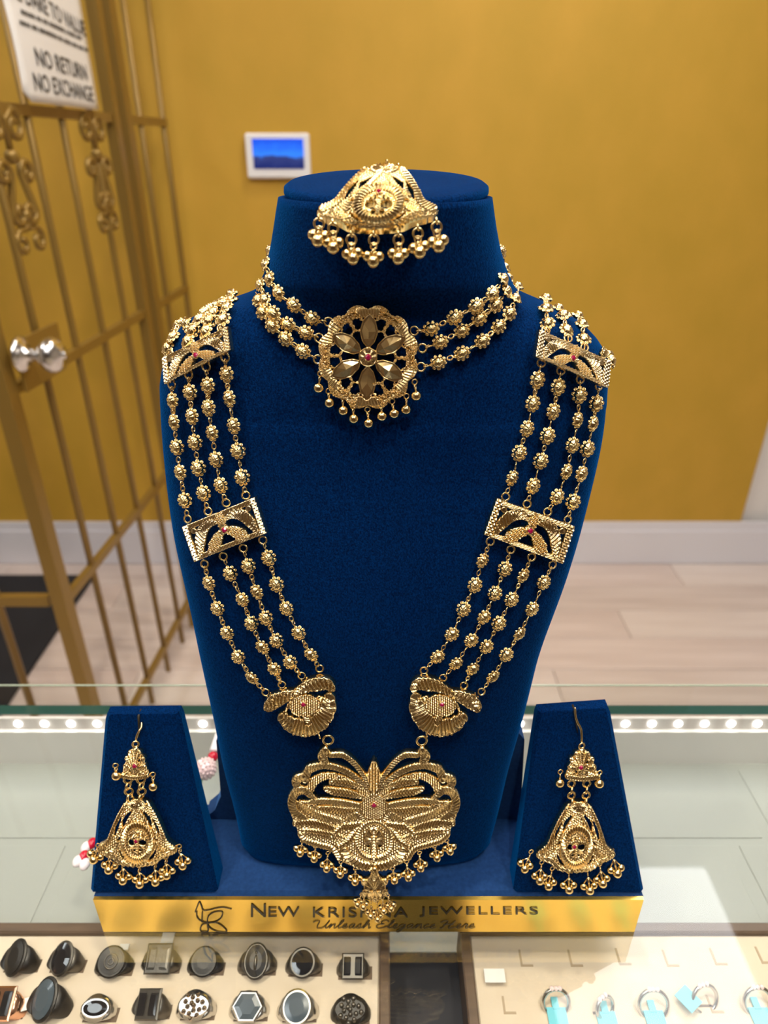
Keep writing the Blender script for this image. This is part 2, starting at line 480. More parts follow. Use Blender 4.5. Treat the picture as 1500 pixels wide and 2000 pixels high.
# the fixed panel turning left from the knob stile
zr = float(G(100, 1198)[2])
cpt = gpt(a_l, 0)
for k in range(5):
    x = cpt[0] - 0.13 - k * 0.125
    MB().tube([(x, cpt[1], 0.03), (x, cpt[1], GTOP)], 0.0085, 8).obj('bar', M_GATE, gate, True)
for z in (zr, 0.06):
    MB().box((cpt[0] - 0.66, cpt[1] - 0.008, z - 0.011), (cpt[0] - 0.024, cpt[1] + 0.008, z + 0.011)).obj('rail', M_GATE, gate)
# scroll motifs
def scroll(ac, zt, zb, wd):
    """pair of S scrolls hung about a bar from height zt to zb"""
    hgt = zt - zb
    def sp(cx, cz, r0, turns, start, cw):
        out = []
        for t in np.linspace(0, 1, 18):
            r_ = r0 * (1 - 0.78 * t); th = start + cw * turns * 2 * math.pi * t
            out.append((cx + r_ * math.cos(th), cz + r_ * math.sin(th)))
        return out
    for sgn in (-1, 1):
        top = sp(sgn * wd * .45, zt - hgt * .09, wd * .42, 1.2, math.pi / 2 if sgn > 0 else math.pi / 2, -sgn)
        m = MB(); m.tube([gpt(ac + a, z, 0.006) for a, z in [(0, zt - hgt * .30), (sgn * wd * .03, zt - hgt * .05)] + top], 0.0058, 6); m.obj('scroll', M_GATE, gate, True)
        s1 = sp(sgn * wd * .60, zt - hgt * .42, wd * .36, 1.1, math.pi if sgn > 0 else 0, -sgn)[::-1]
        s2 = sp(sgn * wd * .28, zt - hgt * .70, wd * .34, 1.1, 0 if sgn > 0 else math.pi, -sgn)
        m = MB(); m.tube([gpt(ac + a, z, 0.006) for a, z in s1 + s2], 0.0062, 6); m.obj('scroll', M_GATE, gate, True)
        s3 = sp(sgn * wd * .42, zb + hgt * .08, wd * .34, 1.1, math.pi / 2, -sgn)
        m = MB(); m.tube([gpt(ac + a, z, 0.006) for a, z in [(0, zb + hgt * .26), (sgn * wd * .1, zb + hgt * .18)] + s3], 0.0055, 6); m.obj('scroll', M_GATE, gate, True)
    MB().sphere(gpt(ac, zt - hgt * .3, 0.006), 0.012, 10, 8).obj('scroll_collar', M_GATE, gate, True); MB().sphere(gpt(ac, zb + hgt * .28, 0.006), 0.011, 10, 8).obj('scroll_collar', M_GATE, gate, True)


zt = float(G(170, 232)[2]); zb = float(G(200, 455)[2])
scroll(along(G(187, 320)), zt, zb, 0.062)
scroll(along(G(22, 330)), zt, zb, 0.062)
# lock plate and knob
pz0, pz1 = float(G(60, 745)[2]), float(G(60, 640)[2])
a0, a1 = a_l + 0.02, along(G(98, 690))
m = MB(); gbox(m, a0, a1, pz0, pz1, 0.021, 0.027); m.obj('lock_plate', M_GATE, gate)
kc = G(40, 692, 0.027); kz = float(kc[2])
Mk = Matrix(((0, 0, gn[0], kc[0]), (1, 0, gn[1], kc[1]), (0, 1, 0, kc[2]), (0, 0, 0, 1)))
Mk = Matrix.Translation(Vector(kc)) @ Vector((0, 0, 1)).rotation_difference(Vector(gn)).to_matrix().to_4x4()
prof = [(0.030, 0), (0.030, 0.004), (0.024, 0.008), (0.012, 0.012), (0.011, 0.030), (0.016, 0.036), (0.026, 0.044), (0.030, 0.054), (0.028, 0.064), (0.019, 0.071), (0.007, 0.073), (0.006, 0.079), (0.001, 0.080)]
MB().lathe(prof, (0, 0, 0), 24, Mk).obj('knob', M_CHROME, gate, True)

# store policy sign on the gate
sign = None
sa0, sa1 = along(G(44, 170, 0.03)), along(G(200, 200, 0.03))
szb = float(G(130, 207, 0.03)[2]); szt = szb + 0.235
nx, nz_ = 14, 16


def sign_off(u, v):
    return 0.022 + 0.010 * math.sin(2.6 * v + 0.8) * (1 - u) + 0.003 * math.sin(5 * u)


def sign_pt(u, v, lift=0.0):
    c = 0.06
    return gpt(sa0 + (sa1 - sa0) * u, szb + (szt - szb) * v, sign_off(u, v) + lift)


V = []; Fc = []
for lf in (0.0, -0.0012):
    for j in range(nz_ + 1):
        for i in range(nx + 1):
            u, v = i / nx, j / nz_
            if j == 0 and i == 0: u, v = 0.06, 0.012
            V.append(sign_pt(u, v, lf))
W_ = nx + 1; off = W_ * (nz_ + 1)
for j in range(nz_):
    for i in range(nx):
        q = j * W_ + i
        Fc.append((q, q + 1, q + 1 + W_, q + W_)); Fc.append((off + q, off + q + W_, off + q + 1 + W_, off + q + 1))
bd = [i for i in range(W_)] + [j * W_ + nx for j in range(1, nz_ + 1)] + [nz_ * W_ + i for i in range(nx - 1, -1, -1)] + [j * W_ for j in range(nz_ - 1, 0, -1)]
for k in range(len(bd)):
    a, b = bd[k], bd[(k + 1) % len(bd)]; Fc.append((a, off + a, off + b, b))
sign_o = thing('policy_sign', 'curled white paper notice in dark capitals hung on the gold gate', 'sign', tuple(sign_pt(0.5, 0)))
mobj('paper', mesh_np('paper', V, Fc, True), M_PAPER, sign_o)


def text_mesh(s, shear=0.0, extrude=0.0, space=1.0, offset=0.0):
    c = bpy.data.curves.new('txt', 'FONT'); c.body = s; c.shear = shear; c.space_character = space; c.offset = offset; c.resolution_u = 4
    o = bpy.data.objects.new('txt', c); COL.objects.link(o)
    dg = bpy.context.evaluated_depsgraph_get()
    me = bpy.data.meshes.new_from_object(o.evaluated_get(dg))
    V = np.array([v.co[:] for v in me.vertices]); Fs = [tuple(p.vertices) for p in me.polygons]
    bpy.data.objects.remove(o); bpy.data.curves.remove(c); bpy.data.meshes.remove(me)
    V[:, 0] -= V[:, 0].min(); V[:, 1] -= V[:, 1].min()
    return V[:, :2] / np.array([V[:, 0].max(), V[:, 1].max()]), Fs


def text_on(name, s, fn, m, parent, **kw):
    """lettering whose unit box is placed by fn(u, v)"""
    V, Fs = text_mesh(s, **kw)
    return mobj(name, mesh_np(name, [fn(u, v) for u, v in V], Fs), m, parent)


for (s, u0, u1, v0, v1, sl) in (('NO EXCHANGE', .12, .95, .075, .19, -0.02), ('NO RETURN', .19, .90, .235, .35, -0.03), ('WE DARE TO VALUE', .02, 1.0, .62, .73, -.09)):
    text_on('lettering', s, lambda u, v: sign_pt(u0 + (u1 - u0) * u, v0 + (v1 - v0) * v + sl * u, 0.0012), M_PRINT, sign_o, offset=0.012)
for (v0, uu0, uu1) in ((.47, .10, .96), (.54, .14, .90)):
    m = MB(); u = uu0
    while u < uu1:
        w = random.uniform(.015, .035)
        q = [sign_pt(u, v0 - .05 * u, .0012), sign_pt(u + w, v0 - .05 * u, .0012), sign_pt(u + w, v0 - .05 * u + .028, .0012), sign_pt(u, v0 - .05 * u + .028, .0012)]
        m.add(q, [(0, 1, 2, 3)]); u += w + random.choice([.006, .008, .02])
    m.obj('small_print', M_PRINT, sign_o)

# ------------------------------------------------------------------ glass counter
XL, XR = -0.75, 0.95
YB = float(on_z(750, 1338, GZ)[1])
case = thing('glass_counter', 'glass-topped jewellery display counter with green pane edges', 'display counter', (0.1, 0.2, 0))
PB0, PB1 = 0.398, 0.408
top = MB().box((XL, -0.12, GZ - 0.008), (XR, YB, GZ)).mesh('glass_top')
top.materials.append(M_GLASS); top.materials.append(M_EDGEPALE)
for p in top.polygons:
    if abs(p.normal.y) < 0.5 and abs(p.normal.z) < .5: p.material_index = 1
mobj('glass_top', top, None, case)
MB().tube([(XL, YB + .0003, GZ - .0006), (XR, YB + .0003, GZ - .0006)], .0008, 6).obj('polished_edge', M_EDGEPALE, case, True)
pane = MB().box((XL, PB0, GZ - 0.30), (XR, PB1, GZ - 0.0082)).mesh('back_pane')
pane.materials.append(M_GLASS); pane.materials.append(M_EDGE)
for p in pane.polygons:
    if abs(p.normal.y) < 0.5: p.material_index = 1
mobj('back_pane', pane, None, case)
DZ = GZ - 0.056
MB().box((XL, 0.245, DZ - 0.012), (XR, PB0 - 0.001, DZ)).obj('display_deck', M_DECK, case)
MB().box((XL, -0.11, DZ - 0.012), (XR, 0.2445, DZ)).obj('dark_deck', M_DARKDECK, case)
MB().box((XL, PB0 - 0.006, DZ), (XR, PB0 - 0.0005, GZ - 0.021)).obj('inner_back_panel', M_WHITEWALL, case)
MB().box((XL, -0.11, 0.0), (XR, 0.39, DZ - 0.0125)).obj('cabinet_body', M_WHITEWALL, case)
for x in np.arange(XL + 0.06, XR, 0.118):
    MB().box((x, 0.262, DZ), (x + 0.108, 0.318, DZ + 0.0007), 0.0003).obj('deck_panel', M_DECK, case)
    MB().box((x + 0.03, 0.324, DZ), (x + 0.138, 0.385, DZ + 0.0007), 0.0003).obj('deck_panel', M_DECK, case)

led = thing('led_strip', 'strip of bright white LED dots under the back edge of the glass', 'led strip', (0.1, PB0 - 0.004, GZ - 0.02))
MB().box((XL, PB0 - 0.0030, GZ - 0.0205), (XR, PB0 - 0.0006, GZ - 0.0095)).obj('tape', M_LEDTAPE, led)
lm = MB().lathe([(0.0030, 0), (0.0030, 0.0006), (0.0022, 0.0013)], (0, 0, 0), 14, Matrix.Rotation(math.pi / 2, 4, 'X')).mesh('led')
lm.materials.append(M_LED)
zl = GZ - 0.0148
xx = float(on_y(1220, 1419, PB0 - 0.003)[0]); stp = float(on_y(1477, 1419, PB0 - 0.003)[0] - xx) / 5
for k in range(-26, 12):
    x = xx + k * stp
    if XL < x < XR: mobj('led', lm, None, led, Matrix.Translation((x, PB0 - 0.0031, zl)))

# ------------------------------------------------------------------ stand base with gold fascia
FY = 0.2245
BX0, BX1 = float(on_y(178, 1757, FY)[0]), float(on_y(1261, 1757, FY)[0])
BT = float(on_y(720, 1755, FY)[2])
BBK = 0.286
base = thing('display_base', 'long blue velvet jewellery stand base with a gold lettered front', 'display stand', ((BX0 + BX1) / 2, 0.25, GZ))
MB().box((BX0, FY + 0.0022, GZ), (BX1, BBK, BT), 0.0025).obj('plinth', M_BASEBLUE, base)
MB().box((BX0 + 0.001, FY, GZ + 0.0004), (BX1 - 0.001, FY + 0.002, BT - 0.001)).obj('front_panel', M_FASCIA, base)
fascia = bpy.data.objects['front_panel']


def fpt(px, py, lift=0.0004): return on_y(px, py, FY - lift)


def ftext(s, x0, x1, ytop, ybot, **kw):
    text_on('lettering', s, lambda u, v: fpt(x0 + (x1 - x0) * u, ybot + (ytop - ybot) * v), M_INK, fascia, **kw)


ftext('N', 490, 519, 1766, 1791); ftext('EW', 524, 585, 1772, 1791)
ftext('KRISHNA', 611, 797, 1773, 1792, space=1.12); ftext('JEWELLERS', 819, 1051, 1772, 1791, space=1.12)


def stroke(parent, pts_px, w_px, n=6, name='engraving'):
    P = catmull(pts_px, n)
    W = [fpt(x, y, 0.0003) for x, y in P]
    MB().tube(W, w_px * 0.37 / F, 5, flat=0.5, nrm=(0, -1, 0)).obj(name, M_INK, parent, True)


E5 = lambda pts: [(140 + x / 2.273, 1700 + y / 2.273) for x, y in pts]
for pts in ([(548, 185), (558, 160), (567, 140), (576, 158), (585, 177), (610, 176), (640, 168), (672, 164), (710, 172)],
            [(555, 183), (556, 205), (570, 222), (602, 233)], [(580, 183), (578, 230)],
            [(602, 233), (606, 205), (630, 186), (668, 184), (662, 212), (638, 228), (602, 233)],
            [(602, 235), (640, 232), (670, 248), (688, 272), (650, 272), (618, 258), (602, 235)],
            [(602, 235), (582, 240), (572, 255), (575, 270), (605, 270), (604, 252), (602, 235)]):
    stroke(fascia, E5(pts), 1.3, name='emblem')

CUR = {  # cursive strokes: (advance, [points]) x-height 1, ascender 2
    'U': (1.9, [[(-.5, 1.5), (-.2, 1.9), (.3, 1.7), (.35, .8), (.5, .1), (1.0, .0), (1.4, .5), (1.6, 1.9), (1.5, .6), (1.7, .0), (1.95, .2)]]),
    'E': (1.5, [[(1.35, 1.6), (.9, 2.0), (.4, 1.7), (.5, 1.15), (.9, 1.05), (.3, .95), (.0, .45), (.4, .0), (1.0, .1), (1.4, .5)]]),
    'H': (2.0, [[(-.4, 1.5), (.0, 1.9), (.5, 1.8), (.4, .9), (.2, .0), (-.1, .2)], [(1.5, 1.9), (1.2, 1.0), (1.1, .1), (1.5, .1), (1.9, .4)], [(.1, .9), (.8, 1.05), (1.5, 1.0)]]),
    'n': (1.15, [[(0, .2), (.25, 1.0), (.25, 0), (.45, .8), (.75, 1.0), (.8, .3), (.95, .0), (1.15, .2)]]),
    'l': (.65, [[(0, .2), (.4, 1.3), (.45, 2.0), (.2, 1.8), (.2, .5), (.35, .0), (.65, .2)]]),
    'e': (.9, [[(0, .2), (.5, .6), (.5, 1.0), (.2, .8), (.2, .2), (.5, .0), (.9, .3)]]),
    'a': (1.1, [[(.75, .9), (.4, 1.0), (.1, .5), (.3, .0), (.65, .4), (.75, .95), (.7, .2), (.85, .0), (1.1, .2)]]),
    's': (.85, [[(0, .2), (.4, 1.05), (.45, .6), (.6, .2), (.35, .0), (.1, .15)], [(.4, 0), (.85, .2)]]),
    'h': (1.15, [[(0, .2), (.35, 1.4), (.4, 2.0), (.2, 1.7), (.15, .0), (.4, .8), (.7, 1.0), (.8, .3), (.95, .0), (1.15, .2)]]),
    'g': (1.05, [[(.75, .9), (.4, 1.0), (.1, .5), (.3, .05), (.65, .4), (.75, .95), (.6, -.6), (.3, -1.0), (.1, -.7), (.6, -.1), (1.05, .2)]]),
    'c': (.85, [[(.65, .85), (.35, 1.0), (.1, .5), (.3, .0), (.85, .25)]]),
    'r': (.85, [[(0, .2), (.25, 1.1), (.35, .9), (.6, .9), (.5, .3), (.6, .0), (.85, .2)]])}
cx = 0; items = []
for ch in 'Unleash Elegance Here':
    if ch == ' ': cx += .65; continue
    adv, sts = CUR[ch]
    for st in sts: items.append([(cx + x + .32 * y, y) for x, y in st])
    cx += adv
sx = (931 - 612) / (cx + .3)
for st in items: stroke(fascia, [(612 + x * sx, 1813 - y * 7.6) for x, y in st], 0.95, 5)

# ------------------------------------------------------------------ velvet bust
SIL = np.array([(1706, 487, 941), (1640, 473, 954), (1570, 460, 975), (1494, 437, 992), (1415, 421, 1017), (1340, 404, 1037), (1270, 388, 1054),
                (1200, 373, 1081), (1135, 357, 1107), (1050, 336, 1135), (960, 322, 1159), (880, 313, 1179), (812, 307, 1190), (756, 305, 1194),
                (717, 311, 1194), (690, 318, 1188), (665, 328, 1172), (645, 345, 1152), (625, 370, 1125), (607, 405, 1090), (597, 430, 1070),
                (588, 462, 1045), (578, 488, 1022), (565, 500, 1010), (540, 508, 1000), (500, 520, 985), (450, 528, 976), (405, 534, 970), (388, 537, 968)], float)
DEP = np.array([(1706, .240, .284, 4.5), (1400, .245, .296, 3.6), (1200, .250, .310, 3.2), (1050, .258, .325, 2.9), (900, .267, .338, 2.7), (812, .271, .342, 2.6), (717, .275, .346, 2.5), (650, .278, .347, 2.4),
                (605, .281, .346, 2.3), (575, .277, .349, 2.2), (540, .272, .351, 2.1), (388, .268, .352, 2.0)], float)
ys = np.concatenate([np.linspace(1706, 800, 46, endpoint=False), np.linspace(800, 540, 60, endpoint=False), np.linspace(540, 388, 12)])
fi = lambda tb, c: np.interp(-ys, -tb[:, 0], tb[:, c])


def sm(a, it=3):
    for _ in range(it):
        b = a.copy(); b[1:-1] = .25 * a[:-2] + .5 * a[1:-1] + .25 * a[2:]; a = b
    return a


xl, xr, yf, yb, ex = sm(fi(SIL, 1)), sm(fi(SIL, 2)), sm(fi(DEP, 1), 6), sm(fi(DEP, 2), 6), fi(DEP, 3)
ysil = yf + .36 * (yb - yf)
PLs = np.array([on_y(a, b, c) for a, b, c in zip(xl, ys, ysil)]); PRs = np.array([on_y(a, b, c) for a, b, c in zip(xr, ys, ysil)])
SEG = 96; V = []; Fc = []
secs = [(PLs[i][0], PRs[i][0], PLs[i][2], yf[i], yb[i], ex[i]) for i in range(len(ys))]
b0 = secs[0]
zb_ = BT + 0.0004
secs = [(b0[0] + .006, b0[1] - .006, zb_, b0[3] + .005, b0[4] - .005, 4.0), (b0[0] + .0015, b0[1] - .0015, zb_ + .0022, b0[3] + .0015, b0[4] - .001, 4.3)] + [s for s in secs if s[2] > zb_ + .004]
for (a, b, z, f0, f1, e) in secs:
    for k in range(SEG):
        th = 2 * math.pi * k / SEG
        c_, s_ = math.cos(th), math.sin(th)
        V.append(((a + b) / 2 + (b - a) / 2 * math.copysign(abs(c_) ** (2 / e), c_), (f0 + f1) / 2 + (f1 - f0) / 2 * math.copysign(abs(s_) ** (2 / e), s_), z))
NS = len(secs)
for i in range(NS - 1):
    for k in range(SEG):
        l = (k + 1) % SEG
        Fc.append((i * SEG + k, i * SEG + l, (i + 1) * SEG + l, (i + 1) * SEG + k))
Fc.append(tuple(range(SEG - 1, -1, -1))); Fc.append(tuple((NS - 1) * SEG + k for k in range(SEG)))
BVH = BVHTree.FromPolygons([tuple(v) for v in V], Fc)
bust = thing('necklace_bust', 'tall dark blue velvet neck and shoulder bust wearing the gold necklaces', 'display bust', ((b0[0] + b0[1]) / 2, .262, BT))
mobj('torso', mesh_np('torso', V, Fc, True), M_VELVET, bust)
tz = secs[-1]; lc = ((tz[0] + tz[1]) / 2 + .0004, (tz[3] + tz[4]) / 2, tz[2])
rx = (tz[1] - tz[0]) / 2
Ml = Matrix.Translation(Vector(lc) + Vector((0, 0, .0012))) @ Matrix.Rotation(math.radians(6.0), 4, 'X') @ Matrix.Diagonal((1, .93, .75, 1))
MB().lathe([(rx * .80, -.002), (rx * .93, -.0015), (rx * .955, .0015), (rx * .95, .0040), (rx * .91, .0056), (rx * .6, .0062), (rx * .01, .0063)], (0, 0, 0), 64, Ml).obj('neck_cap', M_VELVET, bust, True)
# rear support that flares into the base
so = [(-.0865, .0), (-.103, .001), (-.0965, .008), (-.0915, .02), (-.090, .045), (-.089, .065), (-.085, .071), (.078, .071), (.0818, .066), (.083, .045), (.0845, .02), (.0895, .008), (.096, .001), (.08, .0)]
Ms = Matrix.Translation((-.004, BBK - .0005, BT)) @ Matrix.Rotation(math.pi / 2, 4, 'X')
MB().prism(so, Ms, .012).obj('rear_support', M_BASEBLUE, bust)


def hit(px, py, off=0.0):
    d = ray(px, py); d = d / np.linalg.norm(d)
    loc, n, i, t = BVH.ray_cast(Vector(CAM), Vector(d))
    if loc is None:
        s_ = Vector(CAM + d * 0.34)
        for _ in range(6):
            loc, n, i, t = BVH.find_nearest(s_)
            s_ = Vector(CAM + d * float((np.array(loc) - CAM) @ d))
        loc, n, i, t = BVH.find_nearest(s_)
        return np.array(loc) + np.array(n) * off * .45, np.array(n)
    n = np.array(n); g = max(float(-(n @ d)), .62)       # stay on the sight line while standing off the surface
    return np.array(loc) - d * off / g, n


# ------------------------------------------------------------------ relief plates: cast and chased gold sheets with pierced holes
class Relief:
    def __init__(s, x0, x1, y0, y1, step):
        s.step = step
        s.xs = np.arange(x0, x1 + step, step); s.ys = np.arange(y0, y1 + step, step)
        s.X, s.Y = np.meshgrid(s.xs, s.ys)
        s.SD = np.full(s.X.shape, 1e3); s.H = np.zeros(s.X.shape)

    def put(s, sd, h, bev=2.0):
        ins = sd < 0
        hh = h * np.clip(-sd / bev, 0, 1) ** .5
        s.H = np.where(ins, hh, s.H); s.SD = np.minimum(s.SD, sd)

    def cut(s, sd): s.SD = np.maximum(s.SD, -sd)

    def _band(s, pts, w, n=8):
        P = catmull(pts, n); m = len(P)
        wv = np.interp(np.linspace(0, 1, m), np.linspace(0, 1, len(w)), w) if not np.isscalar(w) else np.full(m, w)
        best = np.full(s.X.shape, 1e3); S = np.zeros(s.X.shape); Dd = np.zeros(s.X.shape); Wd = np.ones(s.X.shape); acc = 0
        tot = np.sum(np.linalg.norm(np.diff(P, axis=0), axis=1))
        for i in range(m - 1):
            a, b = P[i], P[i + 1]; v = b - a; L = math.hypot(*v)
            if L < 1e-6: continue
            rx_, ry_ = s.X - a[0], s.Y - a[1]
            t = np.clip((rx_ * v[0] + ry_ * v[1]) / L / L, 0, 1)
            dx, dy = rx_ - t * v[0], ry_ - t * v[1]
            d = np.hypot(dx, dy); wl = wv[i] + (wv[i + 1] - wv[i]) * t
            sd = d - wl; k = sd < best
            best = np.where(k, sd, best); S = np.where(k, acc + t * L, S)
            Dd = np.where(k, d * np.sign(v[0] * ry_ - v[1] * rx_), Dd); Wd = np.where(k, np.maximum(wl, .3), Wd); acc += L
        return best, S, Dd, Wd, tot

    def band(s, pts, w, h=3, style='ridge', per=6, amp=1.2, slant=.8, edge=True, bev=1.5, scallop=0, n=8, flat=.55):
        amp = amp * 1.5; per = per * 1.12
        sd, S, D, W, tot = s._band(pts, w, n)
        if scallop: sd = sd - scallop * (np.abs(np.cos(S * math.pi / (per * 2.6))) - .5) * (D * np.sign(scallop) > -1e9)
        q = np.clip(D / W, -1, 1)
        hh = h * (flat + (1 - flat) * np.sqrt(np.clip(1 - q * q, 0, 1)))
        if style == 'ridge':
            ph = S / per + slant * q
            hh = hh + amp * (np.abs((ph % 1) * 2 - 1) - .5)
        elif style == 'herring':
            ph = S / per + slant * np.abs(q)
            hh = hh + amp * (np.abs((ph % 1) * 2 - 1) - .5) - .6 * np.exp(-(D / .9) ** 2)
        elif style == 'stip': hh = hh + s.stip(amp, per)
        elif style == 'brick':
            row = np.floor(D / 4.2); ph = (S / per + .5 * (row % 2)) % 1; py = (D / 4.2) % 1
            hh = hh + amp * (ph - .5) + amp * .7 * (py - .5)
        elif style == 'facet':
            hh = h * (1 - np.abs(q)) + amp * ((S / tot) - .5) * np.sign(D)
        hh = np.maximum(hh, .3)
        if edge:                                   # milgrain bead line along both edges
            e = np.exp(-((sd + 1.6) / .9) ** 2)
            hh = hh * (1 - .35 * e) + e * (h * .55 + .5 * np.cos(S * 2 * math.pi / 2.6))
        s.put(sd, hh, bev)

    def stip(s, amp=.8, per=3.4):
        k = 2 * math.pi / (per * 1.25); amp = amp * 1.7
        return amp * (np.cos(s.X * k) + np.cos((s.X * .5 + s.Y * .866) * k) + np.cos((s.X * .5 - s.Y * .866) * k)) / 3

    def ell(s, cx, cy, a, b, rot=0, h=3, style='stip', per=3.4, amp=.8, dome=.4, bev=1.5, edge=True, spokes=16):
        c, n = math.cos(rot), math.sin(rot)
        u = ((s.X - cx) * c + (s.Y - cy) * n) / a; v = (-(s.X - cx) * n + (s.Y - cy) * c) / b
        rr = np.hypot(u, v); sd = (rr - 1) * min(a, b)
        hh = h * (1 - dome + dome * np.sqrt(np.clip(1 - rr * rr, 0, 1)))
        if style == 'stip': hh = hh + s.stip(amp, per)
        elif style == 'rad': hh = hh + amp * (np.abs(((np.arctan2(v, u) / (2 * math.pi) * spokes) % 1) * 2 - 1) - .5)
        if edge: e = np.exp(-((sd + 1.4) / .8) ** 2); hh = hh * (1 - .4 * e) + e * h * .6
        s.put(sd, hh, bev)

    def ring(s, cx, cy, a, b, w, h=3, per=14, amp=1.2, bev=1.5, scallop=0, lobes=12, style='rad', rot=0):
        u, v = (s.X - cx), (s.Y - cy) * a / b
        rr = np.hypot(u, v); th = np.arctan2(v, u) + rot
        R = a + scallop * (np.abs(np.cos(th * lobes / 2)) - .3)
        inner = np.abs(rr - a) - w; outer = np.maximum(rr - (R + w), -(rr - a + w))
        sd = np.maximum(inner, -1e3) if not scallop else outer
        q = np.clip((rr - a) / w, -1, 1)
        hh = h * (.6 + .4 * np.sqrt(1 - q * q))
        if style == 'rad': hh = hh + amp * (np.abs(((th / (2 * math.pi) * per) + .25 * q) % 1 * 2 - 1) - .5)
        elif style == 'mix':
            g = np.floor(th / (2 * math.pi) * lobes) % 2
            r1 = amp * (np.abs(((th / (2 * math.pi) * per) + .25 * q) % 1 * 2 - 1) - .5)
            hh = hh + np.where(g > 0, r1, s.stip(amp, 4.2))
        s.put(sd, hh, bev)

    def poly(s, pts, h=2, style='stip', per=3.6, amp=.8, bev=2, smooth=True, n=6):
        P = catmull(pts, n, True) if smooth else np.asarray(pts, float)
        m = len(P); d = np.full(s.X.shape, 1e6); ins = np.zeros(s.X.shape, bool)
        for i in range(m):
            a, b = P[i], P[(i + 1) % m]; v = b - a; L2 = v @ v + 1e-9
            rx_, ry_ = s.X - a[0], s.Y - a[1]
            t = np.clip((rx_ * v[0] + ry_ * v[1]) / L2, 0, 1)
            d = np.minimum(d, np.hypot(rx_ - t * v[0], ry_ - t * v[1]))
            if abs(v[1]) > 1e-9:
                cr = ((a[1] > s.Y) != (b[1] > s.Y)) & (s.X < v[0] * (s.Y - a[1]) / v[1] + a[0]); ins ^= cr
        sd = np.where(ins, -d, d)
        hh = h + (s.stip(amp, per) if style == 'stip' else 0)
        return sd, hh * np.ones_like(sd)

    def build(s, name, fmap, m, parent, thick, hs):
        st = s.step; ny, nx_ = s.X.shape
        sdc = (s.SD[:-1, :-1] + s.SD[1:, :-1] + s.SD[:-1, 1:] + s.SD[1:, 1:]) / 4
        keep = sdc < 0
        gy, gx = np.gradient(np.clip(s.SD, -8, 8), st)
        used = np.zeros(s.X.shape, int)
        for (a, b) in ((0, 0), (1, 0), (0, 1), (1, 1)): used[a:a + ny - 1, b:b + nx_ - 1] += keep
        bdry = (used > 0) & (used < 4)
        X, Y = s.X.copy(), s.Y.copy()
        k = np.clip(s.SD, -st, st); g2 = np.maximum(gx * gx + gy * gy, .3)
        X = np.where(bdry, X - k * gx / g2, X); Y = np.where(bdry, Y - k * gy / g2, Y)
        H = np.where(bdry, 0.0, np.maximum(s.H, 0))
        idx = -np.ones(s.X.shape, int); u = used > 0; idx[u] = np.arange(u.sum()); nv = int(u.sum())
        fx, fy, fh = X[u], Y[u], H[u]
        Vf = fmap(fx, fy, fh * hs * 1.55); Vb = fmap(fx, fy, np.full(nv, -thick))
        j, i = np.nonzero(keep)
        a, b, c, d = idx[j, i], idx[j, i + 1], idx[j + 1, i + 1], idx[j + 1, i]
        fr_ = np.stack([a, d, c, b], 1); bk = np.stack([a, b, c, d], 1) + nv
        kp = np.pad(keep, 1)
        sides = []
        for (dj, di, p, q) in ((-1, 0, a, b), (1, 0, c, d), (0, -1, d, a), (0, 1, b, c)):
            e = ~kp[j + 1 + dj, i + 1 + di]
            sides.append(np.stack([p[e], q[e], q[e] + nv, p[e] + nv], 1))
        Fa = np.concatenate([fr_, bk] + sides)
        me = mesh_np(name, np.concatenate([Vf, Vb]), Fa, False)
        sm_ = np.zeros(len(Fa), bool); sm_[:len(fr_)] = True
        me.polygons.foreach_set('use_smooth', sm_)
        return mobj(name, me, m, parent)


class Frame:
    """a plane in the scene with pixel-ray placement on it"""
    def __init__(s, px, py, n, off=0.0, p=None):
        n = np.asarray(n, float); s.n = n / np.linalg.norm(n)
        s.o = (hit(px, py)[0] if p is None else np.asarray(p)) + s.n * off
        s.d = float(s.n @ s.o); s.c = (px, py)
        s.px = float((s.o - CAM) @ FWD) / F            # metres per pixel here

    def at(s, px, py, off=0.0, h=0.0):
        D = ray(px, py); t = (s.d + off - s.n @ CAM) / (D @ s.n)
        return CAM + D * np.asarray(t)[..., None] + np.asarray(h)[..., None] * s.n

    def basis(s, px, py, qx, qy, off=0.0):
        """4x4 whose z is the plane normal and x points from pixel p to q"""
        a = s.at(px, py, off); b = s.at(qx, qy, off)
        x = b - a; x /= np.linalg.norm(x); z = s.n; y = np.cross(z, x)
        return Matrix(((x[0], y[0], z[0], a[0]), (x[1], y[1], z[1], a[1]), (x[2], y[2], z[2], a[2]), (0, 0, 0, 1)))


# shared small meshes
def ball_mesh():
    me = MB().sphere((0, 0, 0), 1.0, 16, 10).mesh('ball', True); me.materials.append(M_GOLD); return me


BALL = ball_mesh()
gm = MB()
oc = [(math.cos(a), math.sin(a)) for a in np.linspace(0, 2 * math.pi, 8, endpoint=False) + .39]
gm.prism(oc, Matrix.Identity(4), .35, .55, .45)
GEM = gm.mesh('gemstone'); GEM.materials.append(M_RUBY)
GEMSET = MB()
for a in np.linspace(0, 2 * math.pi, 4, endpoint=False) + .785: GEMSET.sphere((1.02 * math.cos(a), 1.02 * math.sin(a), .45), .26, 6, 5)
GEMSET.lathe([(1.25, -.1), (1.25, .15), (1.05, .32), (.9, .2)], (0, 0, 0), 20)
GEMSET = GEMSET.mesh('setting', True); GEMSET.materials.append(M_GOLDCUT)


